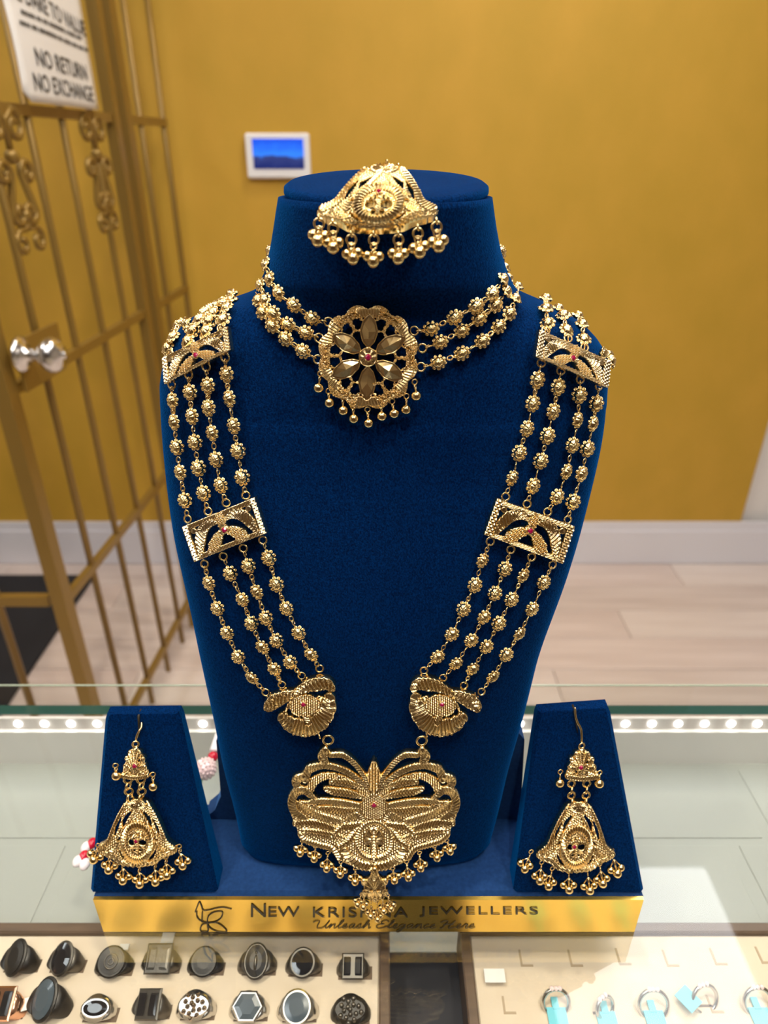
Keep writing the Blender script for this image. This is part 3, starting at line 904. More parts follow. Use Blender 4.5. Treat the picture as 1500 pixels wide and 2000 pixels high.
def gem(fr, px, py, r_px, parent, lift):
    p = fr.at(px, py, lift)
    R = Vector((0, 0, 1)).rotation_difference(Vector(fr.n)).to_matrix().to_4x4()
    M = Matrix.Translation(Vector(p)) @ R @ Matrix.Scale(r_px * fr.px, 4)
    o = mobj('gemstone', GEM, None, parent, M); o['label'] = 'faceted ruby red stone'
    mobj('stone_setting', GEMSET, None, parent, M)


def bead_mesh():
    """flower bead: ridged oval dome ringed by small cup petals, long axis x, unit half-length"""
    m = MB(); v = []; f = []; SG = 32; RG = 6
    for sgn in (1, -1):
        b = len(v)
        for i in range(RG + 1):
            q = i / RG * math.pi / 2
            for k in range(SG):
                th = 2 * math.pi * k / SG
                rd = .075 * math.cos(8 * th) * math.sin(2 * q)
                v.append((.66 * math.sin(q) * math.cos(th), .54 * math.sin(q) * math.sin(th) * (1 + rd), sgn * ((.52 + .5 * rd) * math.cos(q)) * (1 if sgn > 0 else .7)))
        for i in range(RG):
            for k in range(SG):
                l = (k + 1) % SG
                qd = (b + i * SG + k, b + (i + 1) * SG + k, b + (i + 1) * SG + l, b + i * SG + l)
                f.append(qd if sgn > 0 else qd[::-1])
    m.add(v, f)
    for k in range(9):
        th = 2 * math.pi * (k + .5) / 9
        c = np.array([.70 * math.cos(th), .60 * math.sin(th), .05]); n = np.array([math.cos(th) * .6, math.sin(th) * .6, 1])
        m.torus(c, n, .155, .062, 10, 5); m.sphere((c[0] * .96, c[1] * .96, -.03), .15, 8, 6)
    for sgn in (-1, 1): m.torus((sgn * 1.0, 0, 0), (0, 1, .3), .12, .05, 8, 5)
    me = m.mesh('chain_bead', True); me.materials.append(M_GOLD); return me


BEAD = bead_mesh()
BL = .0044          # half length of a bead in metres


def strand(parent, pts, ends, off=.0042, k=1.0, twist=None):
    """pts: bead pixels in order; ends: pixel of the ring before the first and after the last bead (or None)"""
    P = []; N = []
    seq = ([ends[0]] if ends[0] else []) + list(pts) + ([ends[1]] if ends[1] else [])
    for (x, y) in seq:
        p, n = hit(x, y, off); v_ = CAM - p; v_ = v_ / np.linalg.norm(v_); n = n + (.45 + 1.1 * max(0.0, .75 - float(n @ v_))) * v_; P.append(p); N.append(n / np.linalg.norm(n))
    m = MB()
    isb = [not ((i == 0 and ends[0]) or (i == len(seq) - 1 and ends[1])) for i in range(len(seq))]
    for i in range(len(seq) - 1):
        d = P[i + 1] - P[i]; L = np.linalg.norm(d); d = d / L
        a = P[i] + d * (BL * k if isb[i] else .0013); b = P[i + 1] - d * (BL * k if isb[i + 1] else .0013)
        g = np.linalg.norm(b - a) if (b - a) @ d > 0 else 0
        q = max(1, int(round(g / .0021))); nn = (N[i] + N[i + 1]) / 2
        for j in range(q):
            c = a + (b - a) * (j + .5) / q
            ax = nn if (j + i) % 2 else np.cross(nn, d)
            m.torus(c, ax + .35 * (np.cross(nn, d) if (j + i) % 2 else nn), .00088, .00036, 10, 5, stretch=d, sk=1.45)
    for i in (0, len(seq) - 1):
        if not isb[i]: m.torus(P[i], N[i], .0017, .00045, 14, 6)
    o = m.obj('chain_strand', M_GOLD, parent, True)
    for i in range(len(seq)):
        if not isb[i]: continue
        a = P[i - 1] if i > 0 else P[i]; b = P[i + 1] if i < len(seq) - 1 else P[i]
        x = b - a; x /= np.linalg.norm(x); z = N[i] - x * (N[i] @ x); z /= np.linalg.norm(z)
        tw = random.uniform(-.45, .45) if twist is None else twist
        y = np.cross(z, x); z2 = z * math.cos(tw) + y * math.sin(tw); y2 = np.cross(z2, x)
        s_ = BL * k * random.uniform(.97, 1.03)
        M = Matrix(((x[0] * s_, y2[0] * s_, z2[0] * s_, P[i][0]), (x[1] * s_, y2[1] * s_, z2[1] * s_, P[i][1]), (x[2] * s_, y2[2] * s_, z2[2] * s_, P[i][2]), (0, 0, 0, 1)))
        mobj('chain_bead', BEAD, None, o, M)
    return o


def drop(fr, top_px, ball_px, r_px, parent, off, comp=2, bend=0.0, spread=1.1):
    """ring, stem and polished ball(s) hanging from an edge"""
    r_ = r_px * fr.px
    a = fr.at(*top_px, off); b = fr.at(*ball_px, off + r_ * .4)
    d = b - a; L = np.linalg.norm(d); d /= L
    m = MB(); side = np.cross(fr.n, d)
    m.torus(a, fr.n + side * .3, r_ * .50, r_ * .16, 12, 5)
    m.torus(a + d * min(L * .35, r_ * 1.1), side + fr.n * .3, r_ * .42, r_ * .15, 12, 5)
    m.tube([a + d * L * .4, b - d * r_ * .8], r_ * .22, 6)
    balls = [(b, r_)]
    if comp:
        for sg in (-1, 1):
            c = b + side * sg * r_ * spread - d * r_ * .75 - fr.n * r_ * .55
            balls.append((c, r_ * .86)); m.tube([a + d * L * .38, c - d * r_ * .5], r_ * .17, 5)
    m.obj('drop_link', M_GOLD, parent, True)
    for (c, rr) in balls: mobj('ball', BALL, None, parent, Matrix.Translation(Vector(c)) @ Matrix.Scale(rr, 4))


Z1 = lambda pts: [(460 + x / 2.5, 280 + y / 2.5) for x, y in pts]
Z2 = lambda pts: [(280 + x / 3.5725, 560 + y / 3.5725) for x, y in pts]
Z3 = lambda pts: [(860 + x / 3.5725, 560 + y / 3.5725) for x, y in pts]
Z4 = lambda pts: [(340 + x / 3.75, 940 + y / 3.75) for x, y in pts]
Z5 = lambda pts: [(760 + x / 3.75, 940 + y / 3.75) for x, y in pts]
Z6 = lambda pts: [(500 + x / 3.125, 1280 + y / 3.125) for x, y in pts]

# ------------------------------------------------------------------ choker
p, n = hit(716, 700)
choker = thing('choker_necklace', 'gold three-strand choker with round flower rosette on the velvet neck', 'necklace', tuple(p))
fr = Frame(716, 700, (-0.02, -1, .16), .0055)
cx_, cy_ = 719, 697
R = Relief(-102, 102, -102, 102, .75)
SX, SY = 1.0, 1.04
R.ring(0, 0, 84, 84 * SY, 10, h=3.4, per=96, amp=1.5, scallop=9, lobes=12, style='mix', rot=.26)
for k in range(6):
    a = math.radians(90 + 60 * k + 2); b = a + math.radians(30)
    e = lambda r_, t: (r_ * math.cos(t), r_ * math.sin(t) * SY)
    R.band([e(80, b), e(66, b), e(56, b)], [6, 4.5, 3.5], h=2.6, style='stip', per=3.6, edge=False)
    R.band([e(56, b), e(52, b + .18), e(50, b + .33)], 3.2, h=2.6, style='stip', per=3.6, edge=False)
    R.band([e(56, b), e(52, b - .18), e(50, b - .33)], 3.2, h=2.6, style='stip', per=3.6, edge=False)
    R.band([e(72, b + .30), e(84, b + .16), e(84, b)], 3.2, h=2.4, style='stip', edge=False)
    R.band([e(72, b - .30), e(84, b - .16), e(84, b)], 3.2, h=2.4, style='stip', edge=False)
    R.band([e(20, a), e(34, a), e(48, a), e(62, a), e(78, a)], [3, 14, 18.5, 15, 3], h=2.4, style='smooth', edge=True, n=6)
R.ell(0, 0, 19, 19 * SY, h=5.0, style='rad', amp=1.0, spokes=8, dome=.6)
fm = lambda f_, ox, oy: (lambda x, y, h: f_.at(ox + x, oy + y, 0.0, h))
rosette = R.build('rosette', fm(fr, cx_, cy_), M_GOLDCUT, choker, .0012, fr.px * 1.0)
for k in range(6):       # faceted petals lying in the openwork
    a = math.radians(90 + 60 * k + 2)
    e = lambda r_, t, w=0: (cx_ + r_ * math.cos(t) - w * math.sin(t), cy_ + (r_ * math.sin(t) + w * math.cos(t)) * SY)
    prof = [(22, 1), (34, 9.5), (48, 13.5), (62, 10), (74, 1)]
    L_ = [e(r_, a, w) for r_, w in prof]; Rr = [e(r_, a, -w) for r_, w in prof]; mid = [e(r_, a) for r_, w in prof]
    hs_ = [4.5, 8.0, 11.5, 7.5, 4.5]
    V = [fr.at(*q, 0, 4.0 * fr.px) for q in L_] + [fr.at(*q, 0, 4.0 * fr.px) for q in Rr] + [fr.at(*q, 0, hh * fr.px) for q, hh in zip(mid, hs_)] + [fr.at(*q, 0, -.0004) for q in (L_[2], Rr[2], mid[0], mid[4])]
    fc = []
    for i in range(4):
        fc += [(i, 10 + i, i + 1), (10 + i, 11 + i, i + 1), (5 + i, 6 + i, 10 + i), (6 + i, 11 + i, 10 + i)]
    fc += [(15, 0, 17), (15, 17, 16), (15, 16, 18)]
    mobj('petal', mesh_np('petal', V, fc), M_PETAL, rosette)
gem(fr, cx_, cy_ + 1, 6.5, rosette, 8.0 * fr.px)
for (s, ends) in (([(375, 855), (285, 790), (210, 730), (168, 662), (150, 590), (158, 515)], (455, 872)), ([(345, 925), (255, 885), (185, 830), (145, 762), (122, 690)], (408, 950)),
                  ([(330, 1015), (245, 955), (180, 890), (132, 825), (112, 765)], (402, 1055)),
                  ([(955, 905), (1070, 850), (1175, 795), (1255, 735), (1306, 662), (1325, 596), (1305, 530)], (872, 915)), ([(1000, 970), (1105, 915), (1190, 855), (1270, 790), (1322, 722), (1342, 650)], (912, 1000)),
                  ([(990, 1070), (1105, 1025), (1205, 965), (1285, 895), (1338, 830), (1366, 758), (1380, 690)], (905, 1092))):
    strand(choker, Z1(s), (Z1([ends])[0], None), .0035, .93, twist=.1)
for (b, t) in (((405, 1195), (415, 1125)), ((458, 1268), (455, 1210)), ((525, 1305), (525, 1240)), ((577, 1345), (575, 1285)), ((650, 1367), (645, 1300)), ((715, 1333), (712, 1280)), ((775, 1320), (765, 1260)), ((833, 1300), (835, 1235)), ((883, 1233), (875, 1165))):
    drop(fr, Z1([t])[0], Z1([b])[0], 10.5, rosette, 0, comp=0)

# ------------------------------------------------------------------ long necklace
p, n = hit(730, 1560)
neck = thing('long_necklace', 'long gold four-strand necklace with butterfly pendant draped over the bust', 'necklace', tuple(p))


def rect_plate(corners, cpx, parent, matl, off=.0065, nrm=None):
    c = np.array(corners, float)
    ctr = c.mean(0)
    n = hit(*ctr)[1] if nrm is None else np.asarray(nrm)
    f_ = Frame(ctr[0], ctr[1], n, off)
    def fmap(x, y, h):
        u, v = (x + 80) / 160, (y + 37) / 74
        px = (1 - u) * (1 - v) * c[0][0] + u * (1 - v) * c[1][0] + u * v * c[2][0] + (1 - u) * v * c[3][0]
        py = (1 - u) * (1 - v) * c[0][1] + u * (1 - v) * c[1][1] + u * v * c[2][1] + (1 - u) * v * c[3][1]
        return f_.at(px, py, 0.0, h)
    R = Relief(-83, 83, -40, 40, .8)
    R.band([(-80, -31.5), (0, -31.5), (80, -31.5)], 5.6, h=3.2, style='ridge', per=6.5, slant=1.1, amp=2.6, edge=False, n=2, flat=.9)
    R.band([(-80, 31.5), (0, 31.5), (80, 31.5)], 5.6, h=3.2, style='ridge', per=6.5, slant=1.1, amp=2.6, edge=False, n=2, flat=.9)
    for sg in (-1, 1):
        R.band([(sg * 74, -37), (sg * 74, 37)], 6.5, h=3.4, style='brick', per=9, amp=2.8, edge=False, n=2, flat=.9)
        R.ell(sg * 60, -21, 6.5, 6.5, h=3.2, style='rad', spokes=14, edge=False)
        R.band([(sg * 8, -18), (sg * 26, -22), (sg * 44, -13), (sg * 55, 6), (sg * 62, 29)], [3, 9, 12, 11, 4], h=3.6, style='ridge', per=6.5, slant=-sg * 1.0, amp=2.6)
        R.band([(sg * 3, 0), (sg * 17, 9), (sg * 29, 20), (sg * 40, 30)], [6, 11, 13, 4], h=4.6, style='stip', per=4.4, amp=1.9)
    R.band([(0, -34), (0, -22), (0, -6)], [5, 10, 9], h=4.8, style='stip', per=4.4, amp=1.9)
    R.ell(0, 0, 10, 9, h=4.4, style='stip')
    lo_, hi_ = np.abs(R.X) < 80, np.abs(R.Y) < 37
    R.SD = np.maximum(R.SD, np.maximum(np.abs(R.X) - 80, np.abs(R.Y) - 37))
    o = R.build('clasp_plate', fmap, matl, parent, .0020, f_.px * .72)
    gem(f_, cpx[0], cpx[1], 5.6, o, 5.4 * f_.px)
    return o


rect_plate(Z2([(135, 497), (590, 278), (612, 440), (150, 682)]), Z2([(368, 478)])[0], neck, M_GOLDPALE)
rect_plate(Z2([(270, 1675), (780, 1465), (865, 1718), (357, 1922)]), Z2([(567, 1697)])[0], neck, M_GOLDPALE)
rect_plate(Z3([(692, 300), (1185, 520), (1165, 705), (664, 488)]), Z3([(925, 498)])[0], neck, M_GOLDPALE)
rect_plate(Z3([(395, 1474), (936, 1670), (852, 1935), (304, 1730)]), Z3([(627, 1704)])[0], neck, M_GOLDCUT)

for (s, z, e0, e1) in (
        # over the left shoulder
        ([(305, 258), (255, 272), (210, 350), (172, 425)], Z2, None, (185, 468)), ([(470, 150), (425, 180), (392, 228), (345, 305), (312, 382)], Z2, None, (300, 410)),
        ([(550, 120), (515, 130), (490, 182), (460, 238), (440, 310)], Z2, None, (425, 350)), ([(625, 72), (610, 92), (583, 148), (558, 230)], Z2, None, (545, 290)),
        ([(205, 795), (215, 945), (235, 1120), (258, 1295), (290, 1490)], Z2, (200, 685), (310, 1620)), ([(325, 735), (340, 905), (360, 1085), (385, 1265), (420, 1440)], Z2, (318, 615), (452, 1566)),
        ([(450, 690), (455, 845), (480, 1020), (507, 1205), (540, 1385)], Z2, (440, 560), (578, 1507)), ([(580, 610), (600, 780), (630, 970), (660, 1145), (690, 1330)], Z2, (572, 495), (715, 1455)),
        ([(255, 745), (318, 930), (388, 1110), (470, 1285), (570, 1440)], Z4, (225, 605), (672, 1545)), ([(412, 675), (500, 865), (567, 1040), (647, 1215), (735, 1375)], Z4, (362, 550), (790, 1490)),
        ([(545, 620), (605, 810), (672, 1000), (750, 1165), (850, 1325)], Z4, (508, 490), (935, 1425)), ([(693, 560), (750, 755), (822, 930), (912, 1110), (1003, 1270)], Z4, (650, 430), (1066, 1370)),
        # over the right shoulder
        ([(728, 98), (735, 155), (748, 255)], Z3, None, (735, 305)), ([(822, 152), (858, 200), (880, 305)], Z3, None, (890, 360)), ([(950, 215), (988, 262), (1000, 365)], Z3, None, (1005, 425)),
        ([(1130, 468), (1165, 480), (1200, 510)], Z3, None, None),
        ([(678, 650), (645, 815), (605, 990), (550, 1160), (502, 1335)], Z3, (705, 530), (455, 1465)), ([(822, 700), (788, 870), (748, 1040), (700, 1215), (648, 1390)], Z3, (840, 585), (605, 1515)),
        ([(970, 755), (958, 930), (922, 1105), (880, 1290), (815, 1465)], Z3, (975, 645), (748, 1570)), ([(1088, 815), (1065, 955), (1025, 1130), (985, 1305), (925, 1500)], Z3, (1105, 692), (888, 1625)),
        ([(685, 580), (628, 760), (545, 935), (460, 1120), (355, 1285)], Z5, (740, 440), (255, 1385)), ([(848, 640), (775, 820), (695, 995), (602, 1165), (490, 1335)], Z5, (890, 500), (395, 1440)),
        ([(982, 690), (897, 865), (803, 1040), (713, 1210), (612, 1375)], Z5, (1042, 555), (548, 1495)), ([(1133, 740), (1047, 935), (955, 1115), (858, 1270), (760, 1430)], Z5, (1195, 610), (675, 1540))):
    strand(neck, z(s), (z([e0])[0] if e0 else None, z([e1])[0] if e1 else None))


def terminal(mirror):
    gx, gy = (Z6([(290, 298)]) if not mirror else Z6([(1135, 298)]))[0]
    f_ = Frame(gx, gy, (0.0, -1, .12), .0075)
    k = -1 if mirror else 1
    q = lambda pts: [(k * (x - 290) / 3.125, (y - 298) / 3.125) for x, y in pts]
    R = Relief(-92, 92, -72, 68, .75)
    R.band(q([(165, 372), (225, 418), (315, 432), (395, 392), (438, 322), (448, 262)]), [10, 16, 18, 18, 17, 12], h=4.2, style='ridge', per=5.6, amp=2.2, slant=.1, scallop=2.2)
    R.band(q([(300, 350), (320, 400)]), [7, 6], h=3.4, style='ridge', edge=False, per=4)
    R.band(q([(238, 224), (180, 244), (115, 274), (80, 304)]), [6, 12, 15, 11], h=4.4, style='ridge', per=7, amp=2.0, slant=.9)
    R.band(q([(236, 222), (300, 186), (370, 168), (435, 166), (464, 192)]), [5, 11, 14, 12, 8], h=4.4, style='ridge', per=7, amp=2.0, slant=-.9)
    R.band(q([(225, 240), (205, 285), (180, 345)]), [4, 3, 4], h=3, style='stip', edge=False)
    R.band(q([(385, 255), (400, 262), (425, 250)]), [4, 4, 4], h=3, style='stip', edge=False)
    R.ell(*q([(300, 298)])[0], 31, 22, rot=-.1 * k, h=4.6, style='stip', per=3.4, amp=1.2)
    o = R.build('end_plate', fm(f_, gx, gy), M_GOLDCUT, neck, .0016, f_.px)
    gem(f_, gx, gy, 5.0, o, 7.6 * f_.px)
    b1, b2 = ((388, 490), (440, 515)) if not mirror else ((1040, 480), (1012, 520))
    P1, P2 = Z6([b1])[0], Z6([b2])[0]
    m = MB(); m.torus(f_.at(*P1), (1, .2, .2), 5 * f_.px, 1.8 * f_.px, 14, 6); m.torus(f_.at(*P2), (.1, -1, .2), 10 * f_.px, 2.4 * f_.px, 20, 8)
    m.obj('jump_ring', M_GOLD, o, True)


terminal(False); terminal(True)

# butterfly pendant
PX, PY = Z6([(720, 912)])[0]
pf = Frame(PX, PY, (0.0, -1, .10), .0105)


def pbend(y):       # the lower half curves out towards the viewer like half a bell
    return .0085 * np.clip((np.asarray(y, float) - 10) / 115, 0, 1.3) ** 1.4


def pmap(x, y, h): return pf.at(PX + x, PY + y, pbend(y), h)


R = Relief(-178, 178, -118, 130, .8)
q6 = lambda pts, k: [(k * (720 - x) / 3.125 * -1, (y - 912) / 3.125) for x, y in pts]
full = [(215, 880), (212, 960), (235, 1025), (262, 1085), (300, 1125), (390, 1160), (470, 1185), (500, 1235), (570, 1278), (650, 1298), (720, 1303)]
outl = q6(full, 1) + [(-x, y) for x, y in q6(full, 1)[::-1][1:]] + [(-x, y) for x, y in q6([(300, 900), (430, 915), (560, 925), (650, 930)], 1)] + q6([(650, 930), (560, 925), (430, 915), (300, 900)], 1)
sd, hh = R.poly(outl, h=1.6, style='stip', per=3.6, amp=.8, n=4)
R.put(sd, hh)
for k in (1, -1):
    q = lambda pts: q6(pts, k)
    R.band(q([(455, 600), (530, 600), (595, 645), (650, 712), (690, 785), (714, 835)]), [5.5, 6, 6, 5.5, 5, 3], h=3.6, style='ridge', per=5, slant=.7 * k)
    R.band(q([(425, 575), (408, 605), (425, 640)]), [9, 11, 7], h=4, style='ridge', per=5, slant=k)
    R.band(q([(300, 745), (325, 690), (400, 665), (480, 672), (560, 703), (630, 752), (690, 818)]), [9, 9, 6.5, 6.5, 6.5, 6, 4], h=3.6, style='ridge', per=5.5, slant=.8 * k)
    R.band(q([(335, 800), (365, 755), (430, 728), (520, 742), (600, 782), (690, 845)]), [9, 9, 7, 6.5, 6.5, 6], h=3.2, style='stip', per=3.2, amp=1.0)
    R.band(q([(640, 790), (560, 770), (480, 760), (455, 765)]), [5, 8, 7, 4], h=3.8, style='herring', per=5.5, slant=-1.2, amp=1.8)
    R.band(q([(670, 860), (570, 832), (470, 818), (420, 800)]), [4, 8, 8, 4], h=3.8, style='herring', per=5.5, slant=-1.2, amp=1.8)
    R.band(q([(255, 790), (245, 755), (290, 735)]), [8, 9, 8], h=3.6, style='ridge', per=5, slant=.6 * k)
    R.band(q([(352, 858), (300, 815), (245, 825), (220, 880), (240, 945), (300, 985)]), [6, 8, 9, 9, 9, 8], h=4.0, style='ridge', per=5, slant=.8 * k)
    R.band(q([(270, 885), (400, 878), (520, 888), (640, 905)]), [3, 6, 7, 5], h=3.8, style='ridge', per=5.2, slant=k)
    R.band(q([(270, 890), (350, 950), (440, 985), (520, 1000)]), [3, 7, 8, 5], h=3.8, style='ridge', per=5.2, slant=-k)
    R.band(q([(380, 920), (470, 930), (560, 940), (640, 930)]), [4, 8, 8, 5], h=3.6, style='herring', per=5.2, slant=-1, amp=1.8)
    R.band(q([(240, 1015), (330, 1010), (420, 1030), (500, 1055)]), [6, 7, 8, 5], h=3.6, style='ridge', per=5.2, slant=-k, amp=1.8)
    R.band(q([(290, 1060), (380, 1075), (470, 1090), (540, 1110)]), [5, 8, 8, 5], h=3.6, style='herring', per=5.2, slant=1, amp=1.8)
    R.band(q([(560, 990), (610, 965), (660, 985)]), [5, 7, 5], h=3.6, style='ridge', per=4.8, slant=k)
    R.band(q([(470, 1080), (520, 1040), (590, 1030), (640, 1015)]), [4, 7, 7, 4], h=3.6, style='herring', per=4.8, slant=1, amp=1.8)
    R.band(q([(500, 1155), (560, 1120), (600, 1070), (640, 1045)]), [4, 8, 8, 4], h=4.0, style='herring', per=4.8, slant=1, amp=1.8)
    R.band(q([(270, 1085), (310, 1125), (390, 1150), (470, 1175), (510, 1230)]), [6, 6, 6, 6, 6], h=3.4, style='ridge', per=5, slant=.5, edge=False)
    R.band(q([(540, 1180), (575, 1230), (640, 1270), (722, 1282)]), [7, 9, 9, 8], h=3.8, style='ridge', per=6.5, slant=.4 * k, amp=1.8)
    R.cut(np.hypot(*(np.array([R.X, R.Y]) - np.array(q([(692, 985)])[0])[:, None, None])) - 4.5)
    R.cut((np.hypot((R.X - q([(420, 778)])[0][0]) / 2.2, R.Y - q([(420, 778)])[0][1]) - 4.2))
    R.cut((np.hypot((R.X - q([(310, 868)])[0][0]) / 2.4, R.Y - q([(310, 868)])[0][1]) - 3.6))
R.ring(0, (1120 - 912) / 3.125, 34, 36, 5, h=4.4, per=44, amp=1.6)
R.ell(0, (1110 - 912) / 3.125, 20, 22, h=4, style='rad', spokes=10, amp=2.2)
for sg in (-1, 1): R.cut(np.hypot(R.X - sg * 12, (R.Y - 78) * .8) - 3.5)
R.band([(0, 100), (0, 70), (0, 50)], [6, 5, 3], h=5.2, style='herring', per=5, amp=1.6)
R.band([(0, -92), (0, -78), (0, -58), (0, -40), (0, -28)], [1.5, 9, 14, 9, 3], h=4.6, style='stip', per=4, amp=1.4)
R.ell(0, 0, 27, 25, h=4.6, style='stip', per=3.2, amp=1.1)
pend = R.build('butterfly_pendant', pmap, M_GOLDCUT, neck, .0014, pf.px)
gem(pf, PX, PY, 5.2, pend, 7.6 * pf.px)
drops = [((270, 1205), (285, 1130)), ((355, 1240), (365, 1165)), ((432, 1300), (440, 1205)), ((515, 1335), (520, 1260)), ((605, 1380), (608, 1300)),
         ((1185, 1195), (1165, 1130)), ((1105, 1235), (1090, 1165)), ((1005, 1298), (998, 1205)), ((930, 1355), (920, 1260)), ((845, 1372), (835, 1300))]
for (b, t) in drops:
    (bx, by), (tx_, ty_) = Z6([b])[0], Z6([t])[0]
    drop(pf, (tx_, ty_), (bx, by), 8.0, pend, float(pbend(ty_ - PY)), comp=2)
# hanging tassel
tx_, ty_ = Z6([(725, 1405)])[0]
tb = float(pbend(125)) + .0015
R = Relief(-30, 30, -36, 34, .8)
R.ell(0, 2, 22, 24, h=4.5, style='rad', spokes=14, amp=2.4, dome=.7)
R.band([(0, -30), (0, -22)], [6, 9], h=3.5, style='ridge', edge=False)
for a in range(6): R.ell(24 * math.cos(a * 1.047 + .5), 2 + 22 * math.sin(a * 1.047 + .5), 6, 6, h=3, style='rad', spokes=8)
R.cut(np.hypot(R.X - 7, R.Y - 4) - 3); R.cut(np.hypot(R.X + 7, R.Y - 4) - 3)
tas = R.build('tassel_plate', lambda x, y, h: pf.at(tx_ + x, ty_ + y, tb, h), M_GOLDCUT, neck, .0014, pf.px)
m = MB(); m.torus(pf.at(*Z6([(722, 1318)])[0], tb - .0005), (1, -.2, 0), 6 * pf.px, 2 * pf.px, 14, 6); m.obj('jump_ring', M_GOLD, tas, True)
for (b, t) in (((655, 1535), (660, 1470)), ((700, 1590), (705, 1490)), ((742, 1610), (738, 1500)), ((780, 1560), (772, 1480)), ((825, 1545), (805, 1465)), ((620, 1520), (645, 1455))):
    drop(pf, Z6([t])[0], Z6([b])[0], 6.8, tas, tb, comp=2, spread=.9)

# ------------------------------------------------------------------ bell shaped ornaments (head ornament and earrings)
def bell(R, hw, ht):
    """bell plate design in local pixels, x about 0 within +-hw, y from 0 (top) to ht"""
    P = lambda pts: [(x * hw, y * ht) for x, y in pts]
    half = [(.0, .0), (.22, .02), (.38, .10), (.50, .26), (.66, .48), (.78, .62), (.97, .70), (1.0, .78), (.86, .84), (.70, .83), (.50, .93), (.25, .985), (.0, 1.0)]
    out_ = P(half) + [(-x, y) for x, y in P(half)[::-1][1:-1]]
    sd, h_ = R.poly(out_, h=1.8, style='stip', per=3.4, amp=.8, n=4)
    R.put(sd, h_)
    w = hw / 110
    for k in (-1, 1):
        B = lambda pts: [(k * x * hw, y * ht) for x, y in pts]
        R.band(B([(.30, .08), (.46, .26), (.60, .46), (.72, .62), (.92, .72)]), [6 * w, 7 * w, 8 * w, 7 * w, 8 * w], h=3.4, style='ridge', per=5.5, slant=.8, amp=1.8)
        R.band(B([(.06, .16), (.22, .32), (.38, .52), (.52, .70), (.70, .78)]), [4 * w, 6 * w, 7 * w, 7 * w, 7 * w], h=3.8, style='ridge', per=5.5, slant=-.8, amp=1.8)
        R.band(B([(.30, .26), (.42, .38), (.50, .52)]), [2 * w, 8 * w, 3 * w], h=3.4, style='herring', per=5, amp=1.8)
        R.band(B([(.80, .80), (.60, .84), (.42, .93), (.20, .96), (.0, .975)]), [7 * w, 8 * w, 7 * w, 6 * w, 6 * w], h=3.6, style='brick', per=8, amp=1.8)
        R.cut(R._band(B([(.17, .20), (.30, .30), (.36, .42)]), [1.5 * w, 5 * w, 1.5 * w])[0])
        R.cut(R._band(B([(.40, .28), (.50, .42), (.56, .54)]), [1 * w, 4 * w, 1.5 * w])[0])
        R.cut(R._band(B([(.30, .40), (.40, .55), (.50, .62)]), [1 * w, 3.6 * w, 1 * w])[0])
        R.cut(R._band(B([(.46, .76), (.34, .88), (.12, .925)]), [1 * w, 3.4 * w, 1 * w])[0])
        R.band(B([(.26, .36), (.36, .46), (.44, .55)]), [2 * w, 5 * w, 2 * w], h=4.2, style='herring', per=5, amp=2.2)
    cy = .64
    R.ring(0, cy * ht, .35 * hw, .27 * ht, 9 * w, h=5.0, per=36, amp=3.0)
    R.ell(0, cy * ht, .24 * hw, .17 * ht, h=2.6, style='rad', spokes=12, amp=1.2)
    for k in (-1, 1):
        R.cut(np.hypot((R.X - k * .13 * hw) / 1.3, R.Y - (cy + .005) * ht) - 8 * w)
        R.cut(np.hypot((R.X - k * .075 * hw), R.Y - (cy + .12) * ht) - 4 * w)
        R.band([(0, (cy - .12) * ht), (k * .11 * hw, (cy - .10) * ht), (k * .2 * hw, (cy - .05) * ht)], [5 * w, 4 * w, 2 * w], h=3.4, style='stip', edge=False)
    R.band([(0, (cy - .05) * ht), (0, (cy + .06) * ht), (0, (cy + .18) * ht)], [3 * w, 6 * w, 3 * w], h=3.6, style='herring', per=4, amp=1.2)
    R.ell(0, .07 * ht, .26 * hw, .085 * ht, h=4.2, style='rad', spokes=20, amp=1.6)


# head ornament resting over the front of the neck cap
Z7 = lambda pts: [(560 + x / 4.412, 300 + y / 4.412) for x, y in pts]
hp = on_y(735, 440, .2590)
tk = thing('head_ornament', 'gold bell-shaped forehead ornament with ball drops hung over the neck top', 'head ornament', tuple(hp))
tf = Frame(735, 440, (0.02, -.56, .83), 0.0, p=hp)
tcx, ttop, tbot = 733, 324, 444
thw, tht = 118, tbot - ttop
R = Relief(-thw - 4, thw + 4, -4, tht + 5, .7)
bell(R, thw, tht)


def tbend(x, y): return .0055 * (1 - (x / thw) ** 2) * np.sin(np.clip(y / tht, 0, 1) * math.pi) ** .7 - .004 * (x / thw) ** 2


def tmap(x, y, h):
    # the bell leans a little to the right towards its crown
    return tf.at(tcx + x + (1 - y / tht) * 18, ttop + y, tbend(x, y), h)


tb_o = R.build('bell_plate', tmap, M_GOLD, tk, .0024, tf.px)
gx, gy = Z7([(795, 330)])[0]
gem(tf, gx, gy, 5.2, tb_o, .0055 + 5.5 * tf.px)
vf = Frame(735, 450, (0, -1, .05), 0, p=tf.at(735, 446, .0008))
for (b, t, c) in (((270, 752), (278, 560), 2), ((400, 812), (400, 600), 2), ((572, 905), (557, 700), 2), ((745, 930), (750, 700), 2), ((960, 905), (962, 700), 2), ((1145, 852), (1130, 645), 2), ((1308, 802), (1292, 590), 2)):
    (bx, by), (ax, ay) = Z7([b])[0], Z7([t])[0]
    a = vf.at(ax, ay + 10)
    m = MB(); m.torus(vf.at(ax, ay - 2), (1, 0, .2), 6 * vf.px, 2.2 * vf.px, 12, 6); m.torus(vf.at(ax, ay + 10), (0.15, -1, .1), 9.5 * vf.px, 2.4 * vf.px, 18, 7)
    m.obj('hanging_ring', M_GOLD, tb_o, True)
    drop(vf, (ax, ay + 22), (bx, by), 12.5, tb_o, 0, comp=c, spread=.95)
m = MB()
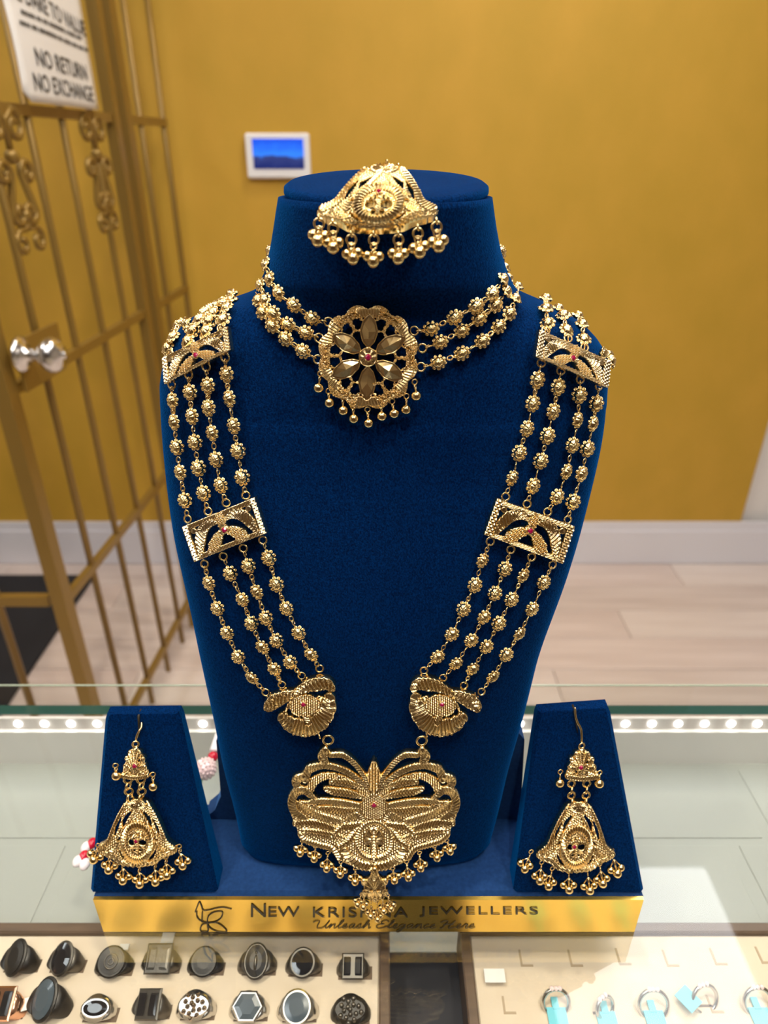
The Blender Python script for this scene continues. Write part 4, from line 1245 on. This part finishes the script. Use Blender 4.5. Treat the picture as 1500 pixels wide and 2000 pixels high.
for (x, y) in ((862, 60), (960, 90)):
    px_, py_ = Z7([(x, y)])[0]
    m.torus(tf.at(px_, py_ + 3, .001), (1, .3, 0), 4.5 * tf.px, 1.6 * tf.px, 12, 6)
m.obj('top_loop', M_GOLD, tb_o, True)

# ------------------------------------------------------------------ earring stands and earrings
EY = 0.2280; LEAN = math.radians(15)
en = np.array([0, -math.cos(LEAN), math.sin(LEAN)])
e0 = np.array([0, EY, BT]); ed = float(en @ e0)


def ear_stand(corners, split, label):
    P = [on_plane(x, y, en, ed) for x, y in corners]             # tl, tr, br, bl on the leaning front face
    P[2][2] = P[3][2] = BT + .0004; P[2][1] = P[3][1] = EY
    t = thing('earring_stand', label, 'earring stand', tuple((P[2] + P[3]) / 2), 'velvet earring stands')
    back = np.array([0, .0065, 0]); backb = np.array([0, .014, 0])
    sp_t = on_plane(split[0], split[1], en, ed); sp_b = (P[2] + P[3]) / 2
    zt_ = max(P[0][2], P[1][2])
    V = []; Fc = []
    # rounded-edge wedge with a slit down the upper front
    def wedge(tl, tr, br, bl):
        m = MB(); r_ = .0018
        def row(u):       # u 0 bottom .. 1 top
            a = bl + (tl - bl) * u; b = br + (tr - br) * u
            dep = backb * (1 - u) + back * u
            x = (b - a) / np.linalg.norm(b - a)
            return [a + x * r_ * .3 + np.array([0, r_ * .3, 0]) * 0 + np.array([0, r_, 0]) - x * r_ * .3, a + x * r_, b - x * r_, b + np.array([0, r_, 0]), b + dep, a + dep]
        v = []; us = [0, .06, .3, .6, .9, .965]
        for u in us: v += row(u)
        tp = row(1.0); c_ = sum(tp) / 6
        v += [c_ + (q - c_) * .97 - np.array([0, 0, .0004]) for q in tp]; v += [c_ + (q - c_) * .86 for q in tp]
        f = [(5, 4, 3, 2, 1, 0)]
        for i in range(len(us) + 1):
            for k in range(6):
                l = (k + 1) % 6
                f.append((i * 6 + k, i * 6 + l, i * 6 + 6 + l, i * 6 + 6 + k))
        n_ = (len(us) + 1) * 6; f.append(tuple(n_ + k for k in range(6)))
        m.add(v, f); return m
    wedge(*P).obj('velvet_block', M_VELVET, t)
    m = MB(); q = on_plane(split[0], split[1], en, ed + .0002); q2 = on_plane(split[0] + split[2], split[1] + 42, en, ed + .0002)
    m.tube([q + np.array([0, .004, .0002]), q, q2], [.0007, .0007, .0003], 6); m.obj('hook_slit', M_INK, t, True)
    return t


ear_stand([(205, 1396), (350, 1394), (425, 1741), (176, 1745)], (271, 1398, 1), 'blue velvet tapered earring block at the left end of the base')
ear_stand([(1050, 1392), (1191, 1382), (1258, 1742), (1003, 1748)], (1122, 1389, 6), 'blue velvet tapered earring block at the right end of the base')

ZE = {'l': lambda pts: [(x / 2.885, 1320 + y / 2.885) for x, y in pts], 'r': lambda pts: [(980 + x / 2.885, 1320 + y / 2.885) for x, y in pts]}


def earring(side, label, hook, topc, tophw, topht, gem1, chains, bellc, hw, ht, shear, gem2, drops_, small):
    z = ZE[side]
    ef = Frame(0, 0, en, 0.0, p=e0 + en * .0042)
    t = thing('earring', label, 'earring', tuple(ef.at(*z([bellc])[0])), 'pair of gold bell earrings')
    P = catmull(z(hook), 6)
    m = MB(); k = len(P)
    m.tube([ef.at(x, y, -.0040 * (1 - i / k) ** 2 * 1.0) for i, (x, y) in enumerate(P)], .0006, 8)
    m.obj('ear_hook', M_GOLD, t, True)
    a, b = z([topc])[0]
    R = Relief(-tophw - 4, tophw + 4, -4, topht + 4, .7)
    w = tophw / 28
    sd, h_ = R.poly([(0, 0), (tophw * .45, topht * .22), (tophw * .8, topht * .55), (tophw * 1.0, topht * .88), (tophw * .5, topht * .95), (0, topht), (-tophw * .5, topht * .95), (-tophw, topht * .88), (-tophw * .8, topht * .55), (-tophw * .45, topht * .22)], h=2, n=4)
    R.put(sd, h_)
    for i in range(9):
        an = math.pi * (-.15 + 1.3 * i / 8)
        R.band([(0, topht * .62), (-math.cos(an) * tophw * .7, topht * .60 - math.sin(an) * topht * .48)], [3 * w, 5.5 * w], h=4.0, style='ridge', per=4, amp=1.5, edge=False)
    R.band([(-tophw * .9, topht * .86), (0, topht * .92), (tophw * .9, topht * .86)], 5 * w, h=3.6, style='ridge', per=4.5)
    R.cut(np.hypot(R.X - 8 * w, R.Y - topht * .42) - 2.2 * w); R.cut(np.hypot(R.X + 10 * w, R.Y - topht * .72) - 2.2 * w)
    R.ell(0, topht * .63, 10 * w, 10 * w, h=4.6, style='rad', spokes=8)
    o = R.build('top_plate', lambda x, y, h: ef.at(a + x, b + y, .001, h), M_GOLDCUT, t, .0012, ef.px)
    g = z([gem1])[0]; gem(ef, *g, 4.6, o, .001 + 7.4 * ef.px)
    m = MB(); px_, py_ = z([(topc[0], topc[1] - 8)])[0]; m.torus(ef.at(px_, py_, .001), en + np.array([.3, 0, 0]), 5.5 * ef.px, 2 * ef.px, 14, 6); m.obj('hanging_ring', M_GOLD, o, True)
    for ch in chains:
        m = MB()
        for i, (x, y) in enumerate(z(ch)):
            m.torus(ef.at(x, y, .0012), en + np.array([.2, 0, 0]) if i % 2 == 0 else np.array([1, -.35, 0]), 7.0 * ef.px, 2.3 * ef.px, 14, 6)
        m.obj('chain_link', M_GOLD, t, True)
    a2, b2 = z([bellc])[0]
    R = Relief(-hw - 4, hw + 4, -4, ht + 5, .7)
    bell(R, hw, ht)
    bd_ = lambda x, y: .0035 * (1 - (x / hw) ** 2) * np.sin(np.clip(y / ht, 0, 1) * 2.6)
    o2 = R.build('bell_plate', lambda x, y, h: ef.at(a2 + x + shear * y / ht, b2 + y, .0015 + bd_(x, y), h), M_GOLDCUT, t, .0016, ef.px)
    gp = z([gem2])[0]; gem(ef, *gp, 4.2, o2, .0048 + 4.5 * ef.px)
    for (bx, by), (tx2, ty2) in drops_:
        drop(ef, z([(tx2, ty2)])[0], z([(bx, by)])[0], 8.6, o2, .0018, comp=2, spread=1.15)
    for (bx, by), (tx2, ty2) in small:
        drop(ef, z([(tx2, ty2)])[0], z([(bx, by)])[0], 9.0, o, .001, comp=0)


earring('l', 'gold bell earring hooked on the left blue velvet block', [(800, 262), (797, 290), (782, 315), (770, 345), (766, 372)], (765, 392), 27, 66, (760, 506),
        [[(722, 585), (725, 618), (727, 650), (732, 682)], [(795, 585), (798, 618), (800, 650), (797, 685)]], (775, 690), 78, 131, 1, (768, 930),
        [((530, 1035), (555, 955)), ((615, 1092), (620, 1005)), ((695, 1152), (695, 1045)), ((790, 1172), (785, 1068)), ((878, 1160), (875, 1050)), ((942, 1122), (935, 1020)), ((1032, 1068), (1010, 960))],
        [((658, 562), (652, 505)), ((866, 622), (862, 555))])
earring('r', 'gold bell earring hooked on the right blue velvet block', [(412, 178), (415, 225), (428, 265), (446, 300), (450, 350), (448, 378)], (450, 402), 32, 64, (445, 515),
        [[(392, 606), (394, 640), (392, 672), (396, 705)], [(478, 606), (478, 640), (475, 672), (475, 705)]], (432, 705), 77, 137, -8, (408, 962),
        [((128, 1085), (165, 990)), ((213, 1152), (225, 1050)), ((262, 1182), (285, 1085)), ((378, 1202), (378, 1100)), ((495, 1207), (482, 1090)), ((568, 1168), (552, 1060)), ((650, 1112), (620, 985))],
        [((325, 602), (330, 540)), ((548, 606), (552, 545))])

# ------------------------------------------------------------------ beaded bracelet lying behind the left earring block
br = thing('beaded_bracelet', 'string of white, red and green beads with a pink crystal ball behind the left block', 'bracelet', tuple(on_z(400, 1510, GZ)))
path = [(432, 1438, .012), (420, 1462, .009), (416, 1478, .007), (402, 1501, .0075), (385, 1528, .005), (360, 1560, .004), (300, 1600, .004), (230, 1628, .004), (184, 1648, .004), (160, 1668, .004), (150, 1690, .004)]
W = [on_z(x, y, GZ + h) for x, y, h in path]
MB().tube(catmull(W, 6), .0008, 6).obj('cord', M_PEARL, br, True)
m = MB(); m.tube(catmull([on_z(430, 1436, GZ + .012), on_z(424, 1452, GZ + .010), on_z(419, 1468, GZ + .008)], 4), .0036, 10); m.obj('white_bead', M_PEARL, br, True)
MB().sphere(on_z(416, 1478, GZ + .0065), .0038, 14, 10).obj('red_bead', M_REDBEAD, br, True)
c = on_z(402, 1501, GZ + .0075); m = MB(); m.sphere(c, .0068, 18, 12)
ga = math.pi * (3 - math.sqrt(5))
for i in range(90):
    yy = 1 - 2 * (i + .5) / 90; rr = math.sqrt(1 - yy * yy); th = i * ga
    m.sphere(c + .0069 * np.array([rr * math.cos(th), yy, rr * math.sin(th)]), .0010, 6, 5)
m.obj('crystal_ball', M_CRYSTAL, br)
MB().sphere(on_z(385, 1527, GZ + .004), .0036, 14, 10).obj('green_bead', M_GREENBEAD, br, True)
for (x, y, nm, mt_) in ((180, 1647, 'red_bead', M_REDBEAD), (168, 1655, 'white_bead', M_PEARL), (164, 1672, 'red_bead', M_REDBEAD), (152, 1682, 'white_bead', M_PEARL), (166, 1688, 'white_bead', M_PEARL)):
    MB().sphere(on_z(x, y, GZ + .0042), .0030, 12, 8, (1, 1.3, 1)).obj(nm, mt_, br, True)

# ------------------------------------------------------------------ ring trays under the glass
TZ = GZ - .030


def tray(x0, x1, label):
    y1 = float(on_z(750, 1826, TZ)[1]); y0 = 0.10
    t = thing('ring_tray', label, 'ring tray', ((x0 + x1) / 2, (y0 + y1) / 2, DZ))
    MB().box((x0, y0, DZ + .0003), (x1, y1, TZ), .001).obj('foam_pad', M_FOAM, t)
    w = .006; hz = TZ + .003
    for (a, b) in (((x0 - w, y0 - w), (x1 + w, y0)), ((x0 - w, y1), (x1 + w, y1 + w)), ((x0 - w, y0), (x0, y1)), ((x1, y0), (x1 + w, y1))):
        MB().box((a[0], a[1], DZ + .0003), (b[0], b[1], hz), .0008).obj('frame_rail', M_WOOD, t)
    return t


xa = float(on_z(741, 1900, TZ)[0]); xb = float(on_z(925, 1900, TZ)[0])
trL = tray(xa - .40, xa, 'cream foam ring tray of chunky silver rings under the glass on the left')
trR = tray(xb, xb + .40, 'cream foam ring tray with thin tagged rings under the glass on the right')


def slot(parent, px, py, w_px=56, L=False, thin=False):
    c = on_z(px, py, TZ + .00025); u = float(c[1] and (c - CAM) @ FWD) / F
    m = MB()
    if L:
        h = 20 * u / .88
        m.box((c[0] - .0006, c[1] - h * .4, TZ - .001), (c[0] + .0006, c[1] + h, TZ + .0003)); m.box((c[0] + .0006, c[1] - h * .4, TZ - .001), (c[0] + 22 * u, c[1] - h * .4 + .0012, TZ + .0003))
    else:
        w = w_px * u / 2
        if thin: m.box((c[0] - w, c[1] - .0006, TZ - .001), (c[0] + w, c[1] + .0006, TZ + .0003))
        else: m.box((c[0] - w, c[1] - .0035, TZ - .001), (c[0] + w, c[1] + .0035, TZ + .0003))
    m.obj('slot', M_CUT if L else M_SLOT, parent)


for (x, y) in ((1018, 1878), (1115, 1878), (1209, 1875), (1302, 1878), (1396, 1875), (1486, 1872), (985, 1970), (1389, 1968), (1550, 1880)): slot(trR, x, y, L=True)


def signet(px, py, kind, label, body=M_STEEL, face=None, rot=0.0, size=1.0, motif=None):
    """chunky ring stuck upright in its slot; the face looks up and towards the viewer"""
    slot(trL, px + 4, py + 14, 66)
    c = on_z(px, py + 10, TZ)
    t = thing('signet_ring', label, 'ring', tuple(c), 'chunky rings in the left tray')
    M = Matrix.Translation(Vector(c)) @ Matrix.Rotation(rot * .5, 4, 'Z')
    r_ = .0080 * size
    ov = lambda a, b, n_=24: [(a * math.cos(q), b * math.sin(q)) for q in np.linspace(0, 2 * math.pi, n_, endpoint=False)]
    Mf = M @ Matrix.Translation((0, -.0010, .0072 * size)) @ Matrix.Rotation(rot, 4, 'Y') @ Matrix.Rotation(math.radians(26), 4, 'X')
    m = MB(); v = []; f = []; n = 28
    lev = [(.0104, .0040, -.0008, 0), (.0104, .0046, .0015, 0), (.0096, .0060, .0045, .35), (1.0, 1.0, 0, 1)]
    for (a_, b_, z_, k) in lev:
        for i in range(n):
            q = 2 * math.pi * i / n; ex_ = .62
            cq, sq = math.copysign(abs(math.cos(q)) ** ex_, math.cos(q)), math.copysign(abs(math.sin(q)) ** ex_, math.sin(q))
            lo = M @ Vector((a_ * size * cq, b_ * size * sq, z_ * size)); hi = Mf @ Vector((r_ * .92 * math.cos(q), r_ * .86 * math.sin(q), 0))
            v.append(lo if k == 0 else (hi if k == 1 else lo * (1 - k) + hi * k))
    for i in range(3):
        for k in range(n):
            l = (k + 1) % n; f.append((i * n + k, i * n + l, i * n + n + l, i * n + n + k))
    f.append(tuple(3 * n + k for k in range(n)))
    m.add(v, f); m.obj('shank', body, t, True)
    face = face or body
    if kind == 'oval': out, in_ = ov(r_ * .82, r_ * 1.05), ov(r_ * .68, r_ * .9)
    elif kind == 'round': out, in_ = ov(r_ * .95, r_ * .95), ov(r_ * .76, r_ * .76)
    elif kind == 'hex': out, in_ = ov(r_ * 1.05, r_ * .95, 6), ov(r_ * .85, r_ * .76, 6)
    elif kind == 'square': out, in_ = [(-r_ * .85, -r_ * .85), (r_ * .85, -r_ * .85), (r_ * .85, r_ * .85), (-r_ * .85, r_ * .85)], [(-r_ * .7, -r_ * .7), (r_ * .7, -r_ * .7), (r_ * .7, r_ * .7), (-r_ * .7, r_ * .7)]
    else: out, in_ = ov(r_ * 1.05, r_ * .62), ov(r_ * .85, r_ * .46)
    MB().prism(out, Mf, .0006, .9, .0006).obj('bezel', body if kind != 'round2' else M_SILVER, t)
    Mg = Mf @ Matrix.Translation((0, 0, .0012))
    if kind == 'square':
        m = MB()
        for sx_ in (-.45, .45): m.prism([(sx_ * r_ - .25 * r_, -.6 * r_), (sx_ * r_ + .25 * r_, -.6 * r_), (sx_ * r_ + .25 * r_, .6 * r_), (sx_ * r_ - .25 * r_, .6 * r_)], Mg, .0004, .8, .0003)
        m.obj('face', face, t)
    elif kind == 'cluster':
        m = MB()
        for i in range(16):
            q = i * 2.4; rr = r_ * .8 * math.sqrt(i / 16); p = Mg @ Vector((rr * math.cos(q), rr * math.sin(q) * .9, .0004)); m.sphere(p, .0013, 7, 6)
        m.obj('stone_cluster', face, t)
    else:
        MB().prism(in_, Mg, .0004, .6, .0008 if kind in ('oval', 'dome') else .0003).obj('face', face, t)
    if motif:
        m = MB(); up_ = Mg.to_3x3() @ Vector((0, 0, 1)); c0 = Mg @ Vector((0, 0, .0008))
        if motif == 'circle':
            m.torus(c0, up_, r_ * .42, .0005, 20, 6); m.torus(c0, up_, r_ * .18, .0005, 14, 6)
        else:
            ax = Mg.to_3x3()
            m.tube([c0 + ax @ Vector((0, y_ * r_, .0004)) for y_ in (-.5, -.2, .15, .3)], [.0007, .0011, .0009, .0004], 7)
            m.sphere(c0 + ax @ Vector((0, .45 * r_, .0004)), .0008, 8, 6)
        m.obj('engraved_motif', M_STEEL, t, True)
    return t


signet(41, 1872, 'oval', 'dark oval signet ring at the left end of the upper row', M_DARKSTEEL, M_DARKSTEEL, -.35, 1.12)
signet(130, 1873, 'oval', 'silver signet ring with a black oval face, second in the upper row', M_STEEL, M_ONYX, -.25, 1.05)
signet(224, 1879, 'round', 'dark engraved dome ring, third in the upper row', M_DARKSTEEL, M_DARKSTEEL, .1, 1.05, 'circle')
signet(316, 1874, 'square', 'textured square silver ring with a paper tag, fourth in the upper row', M_STEEL, M_STEEL, -.1, 1.1)
signet(402, 1878, 'round', 'dark plain round signet ring, fifth in the upper row', M_DARKSTEEL, M_DARKSTEEL, .1, 1.0)
signet(503, 1878, 'oval', 'antique silver ring with a small figure on its oval face', M_STEEL, M_DARKSTEEL, .05, 1.08, 'figure')
signet(593, 1880, 'round', 'black round-faced ring with a bright silver lower rim', M_STEEL, M_ONYX, .0, 1.0)
signet(690, 1886, 'square', 'silver ring with two dark bars at the right end of the upper row', M_STEEL, M_ONYX, .0, .92)
signet(12, 1962, 'square', 'black cube ring with rose gold edges at the lower left corner', M_ROSE, M_ONYX, -.2, 1.15)
signet(98, 1955, 'oval', 'large grey oval dome ring in the lower row beside the black cube ring', M_DARKSTEEL, M_GREYSTONE, -.35, 1.25)
signet(194, 1968, 'dome', 'low glossy black stone ring with a bright highlight in the lower row', M_SILVER, M_ONYX, 0, .95)
signet(297, 1962, 'square', 'square silver ring with two black inlaid bars in the lower row', M_STEEL, M_ONYX, -.3, 1.05)
signet(384, 1964, 'cluster', 'ring with a round cluster of glittering stones in the lower row', M_SILVER, M_BRILL, 0, 1.05)
signet(487, 1966, 'hex', 'silver ring with a dark hexagonal stone in the lower row', M_SILVER, M_GREYSTONE, 0, 1.05)
signet(582, 1968, 'round', 'ring with a pale blue-grey round stone in a wide silver rim', M_SILVER, M_GREYSTONE, 0, 1.1)
signet(685, 1972, 'cluster', 'ornate dark dome ring at the right end of the lower row', M_DARKSTEEL, M_STEEL, 0, 1.05)


def ptag(px, py, label, matl, w_px, h_px, rot=0.0, tz=.004):
    c = on_z(px, py, TZ + tz); u = float((c - CAM) @ FWD) / F
    M = Matrix.Translation(Vector(c)) @ Matrix.Rotation(rot, 4, 'Z')
    w, h = w_px * u / 2, h_px * u / 2 / .88
    o = MB().prism([(-w, -h), (w, -h), (w, h), (-w, h)], M, .0006).obj('price_tag', matl)
    return tag(o, label, 'tag', 'price tags in the ring trays')


ptag(327, 1836, 'small white tag sticking up behind the textured square ring', M_PAPER, 24, 24)
ptag(243, 1850, 'tiny white tag behind the dark engraved dome ring', M_PAPER, 18, 10)
ptag(40, 1965, 'white tag tied between the black cube ring and the grey dome ring', M_PAPER, 34, 20, .3)
ptag(966, 1906, 'white tag lying at the left end of the right tray', M_PAPER, 40, 22, 0)


def hoop(px, py, rw, label, tagm=True, lean=.0, turn=0.0):
    slot(trR, px - 2, py + 48, 40, thin=True)
    u = float((on_z(px, py, TZ + .008) - CAM) @ FWD) / F
    r_ = rw * u
    c = on_z(px, py + 44, TZ)
    t = thing('thin_ring', label, 'ring', tuple(c), 'thin rings in the right tray')
    cc = Vector(c) + Vector((0, 0, r_ * .62))
    nv = Vector((math.sin(turn), -math.cos(turn) * .9, .55)).normalized()
    m = MB(); m.torus(cc, nv, r_, .0011, 32, 8); m.obj('band', M_SILVER, t, True)
    up = (Vector((0, 0, 1)) - nv * nv.z).normalized()
    m = MB()
    sd_ = nv.cross(up)
    for k in (-1, 0, 1): m.sphere(cc + up * r_ * 1.02 + sd_ * k * .0022, .0014, 8, 6)
    m.obj('stone_row', M_CRYSTAL, t)
    if tagm:
        w = .0052
        m = MB(); m.box((c[0] - w, c[1] - .013, TZ + .0005), (c[0] + w, c[1] - .001, TZ + .0016)); m.box((c[0] - w * .35, c[1] - .002, TZ + .0006), (c[0] + w * .35, c[1] + .004, TZ + .0020))
        m.obj('paper_tag', M_CYAN, t)
    return t


hoop(1084, 1922, 25, 'thin silver ring standing nearest the middle gap with a cyan tag')
hoop(1180, 1930, 20, 'small silver ring half sunk in its slot, second in the right tray', True, 0, .5)
hoop(1273, 1928, 28, 'thin silver ring under the white ceiling reflection, third in the right tray')
hoop(1373, 1916, 26, 'thin silver ring with a loose cyan tag beside it, fourth in the right tray', False, 0, .2)
hoop(1476, 1922, 27, 'thin silver ring at the right edge of the frame in the right tray')
ptag(1344, 1951, 'square cyan tag lying tilted between two thin rings', M_CYAN, 34, 34, .6, .006)
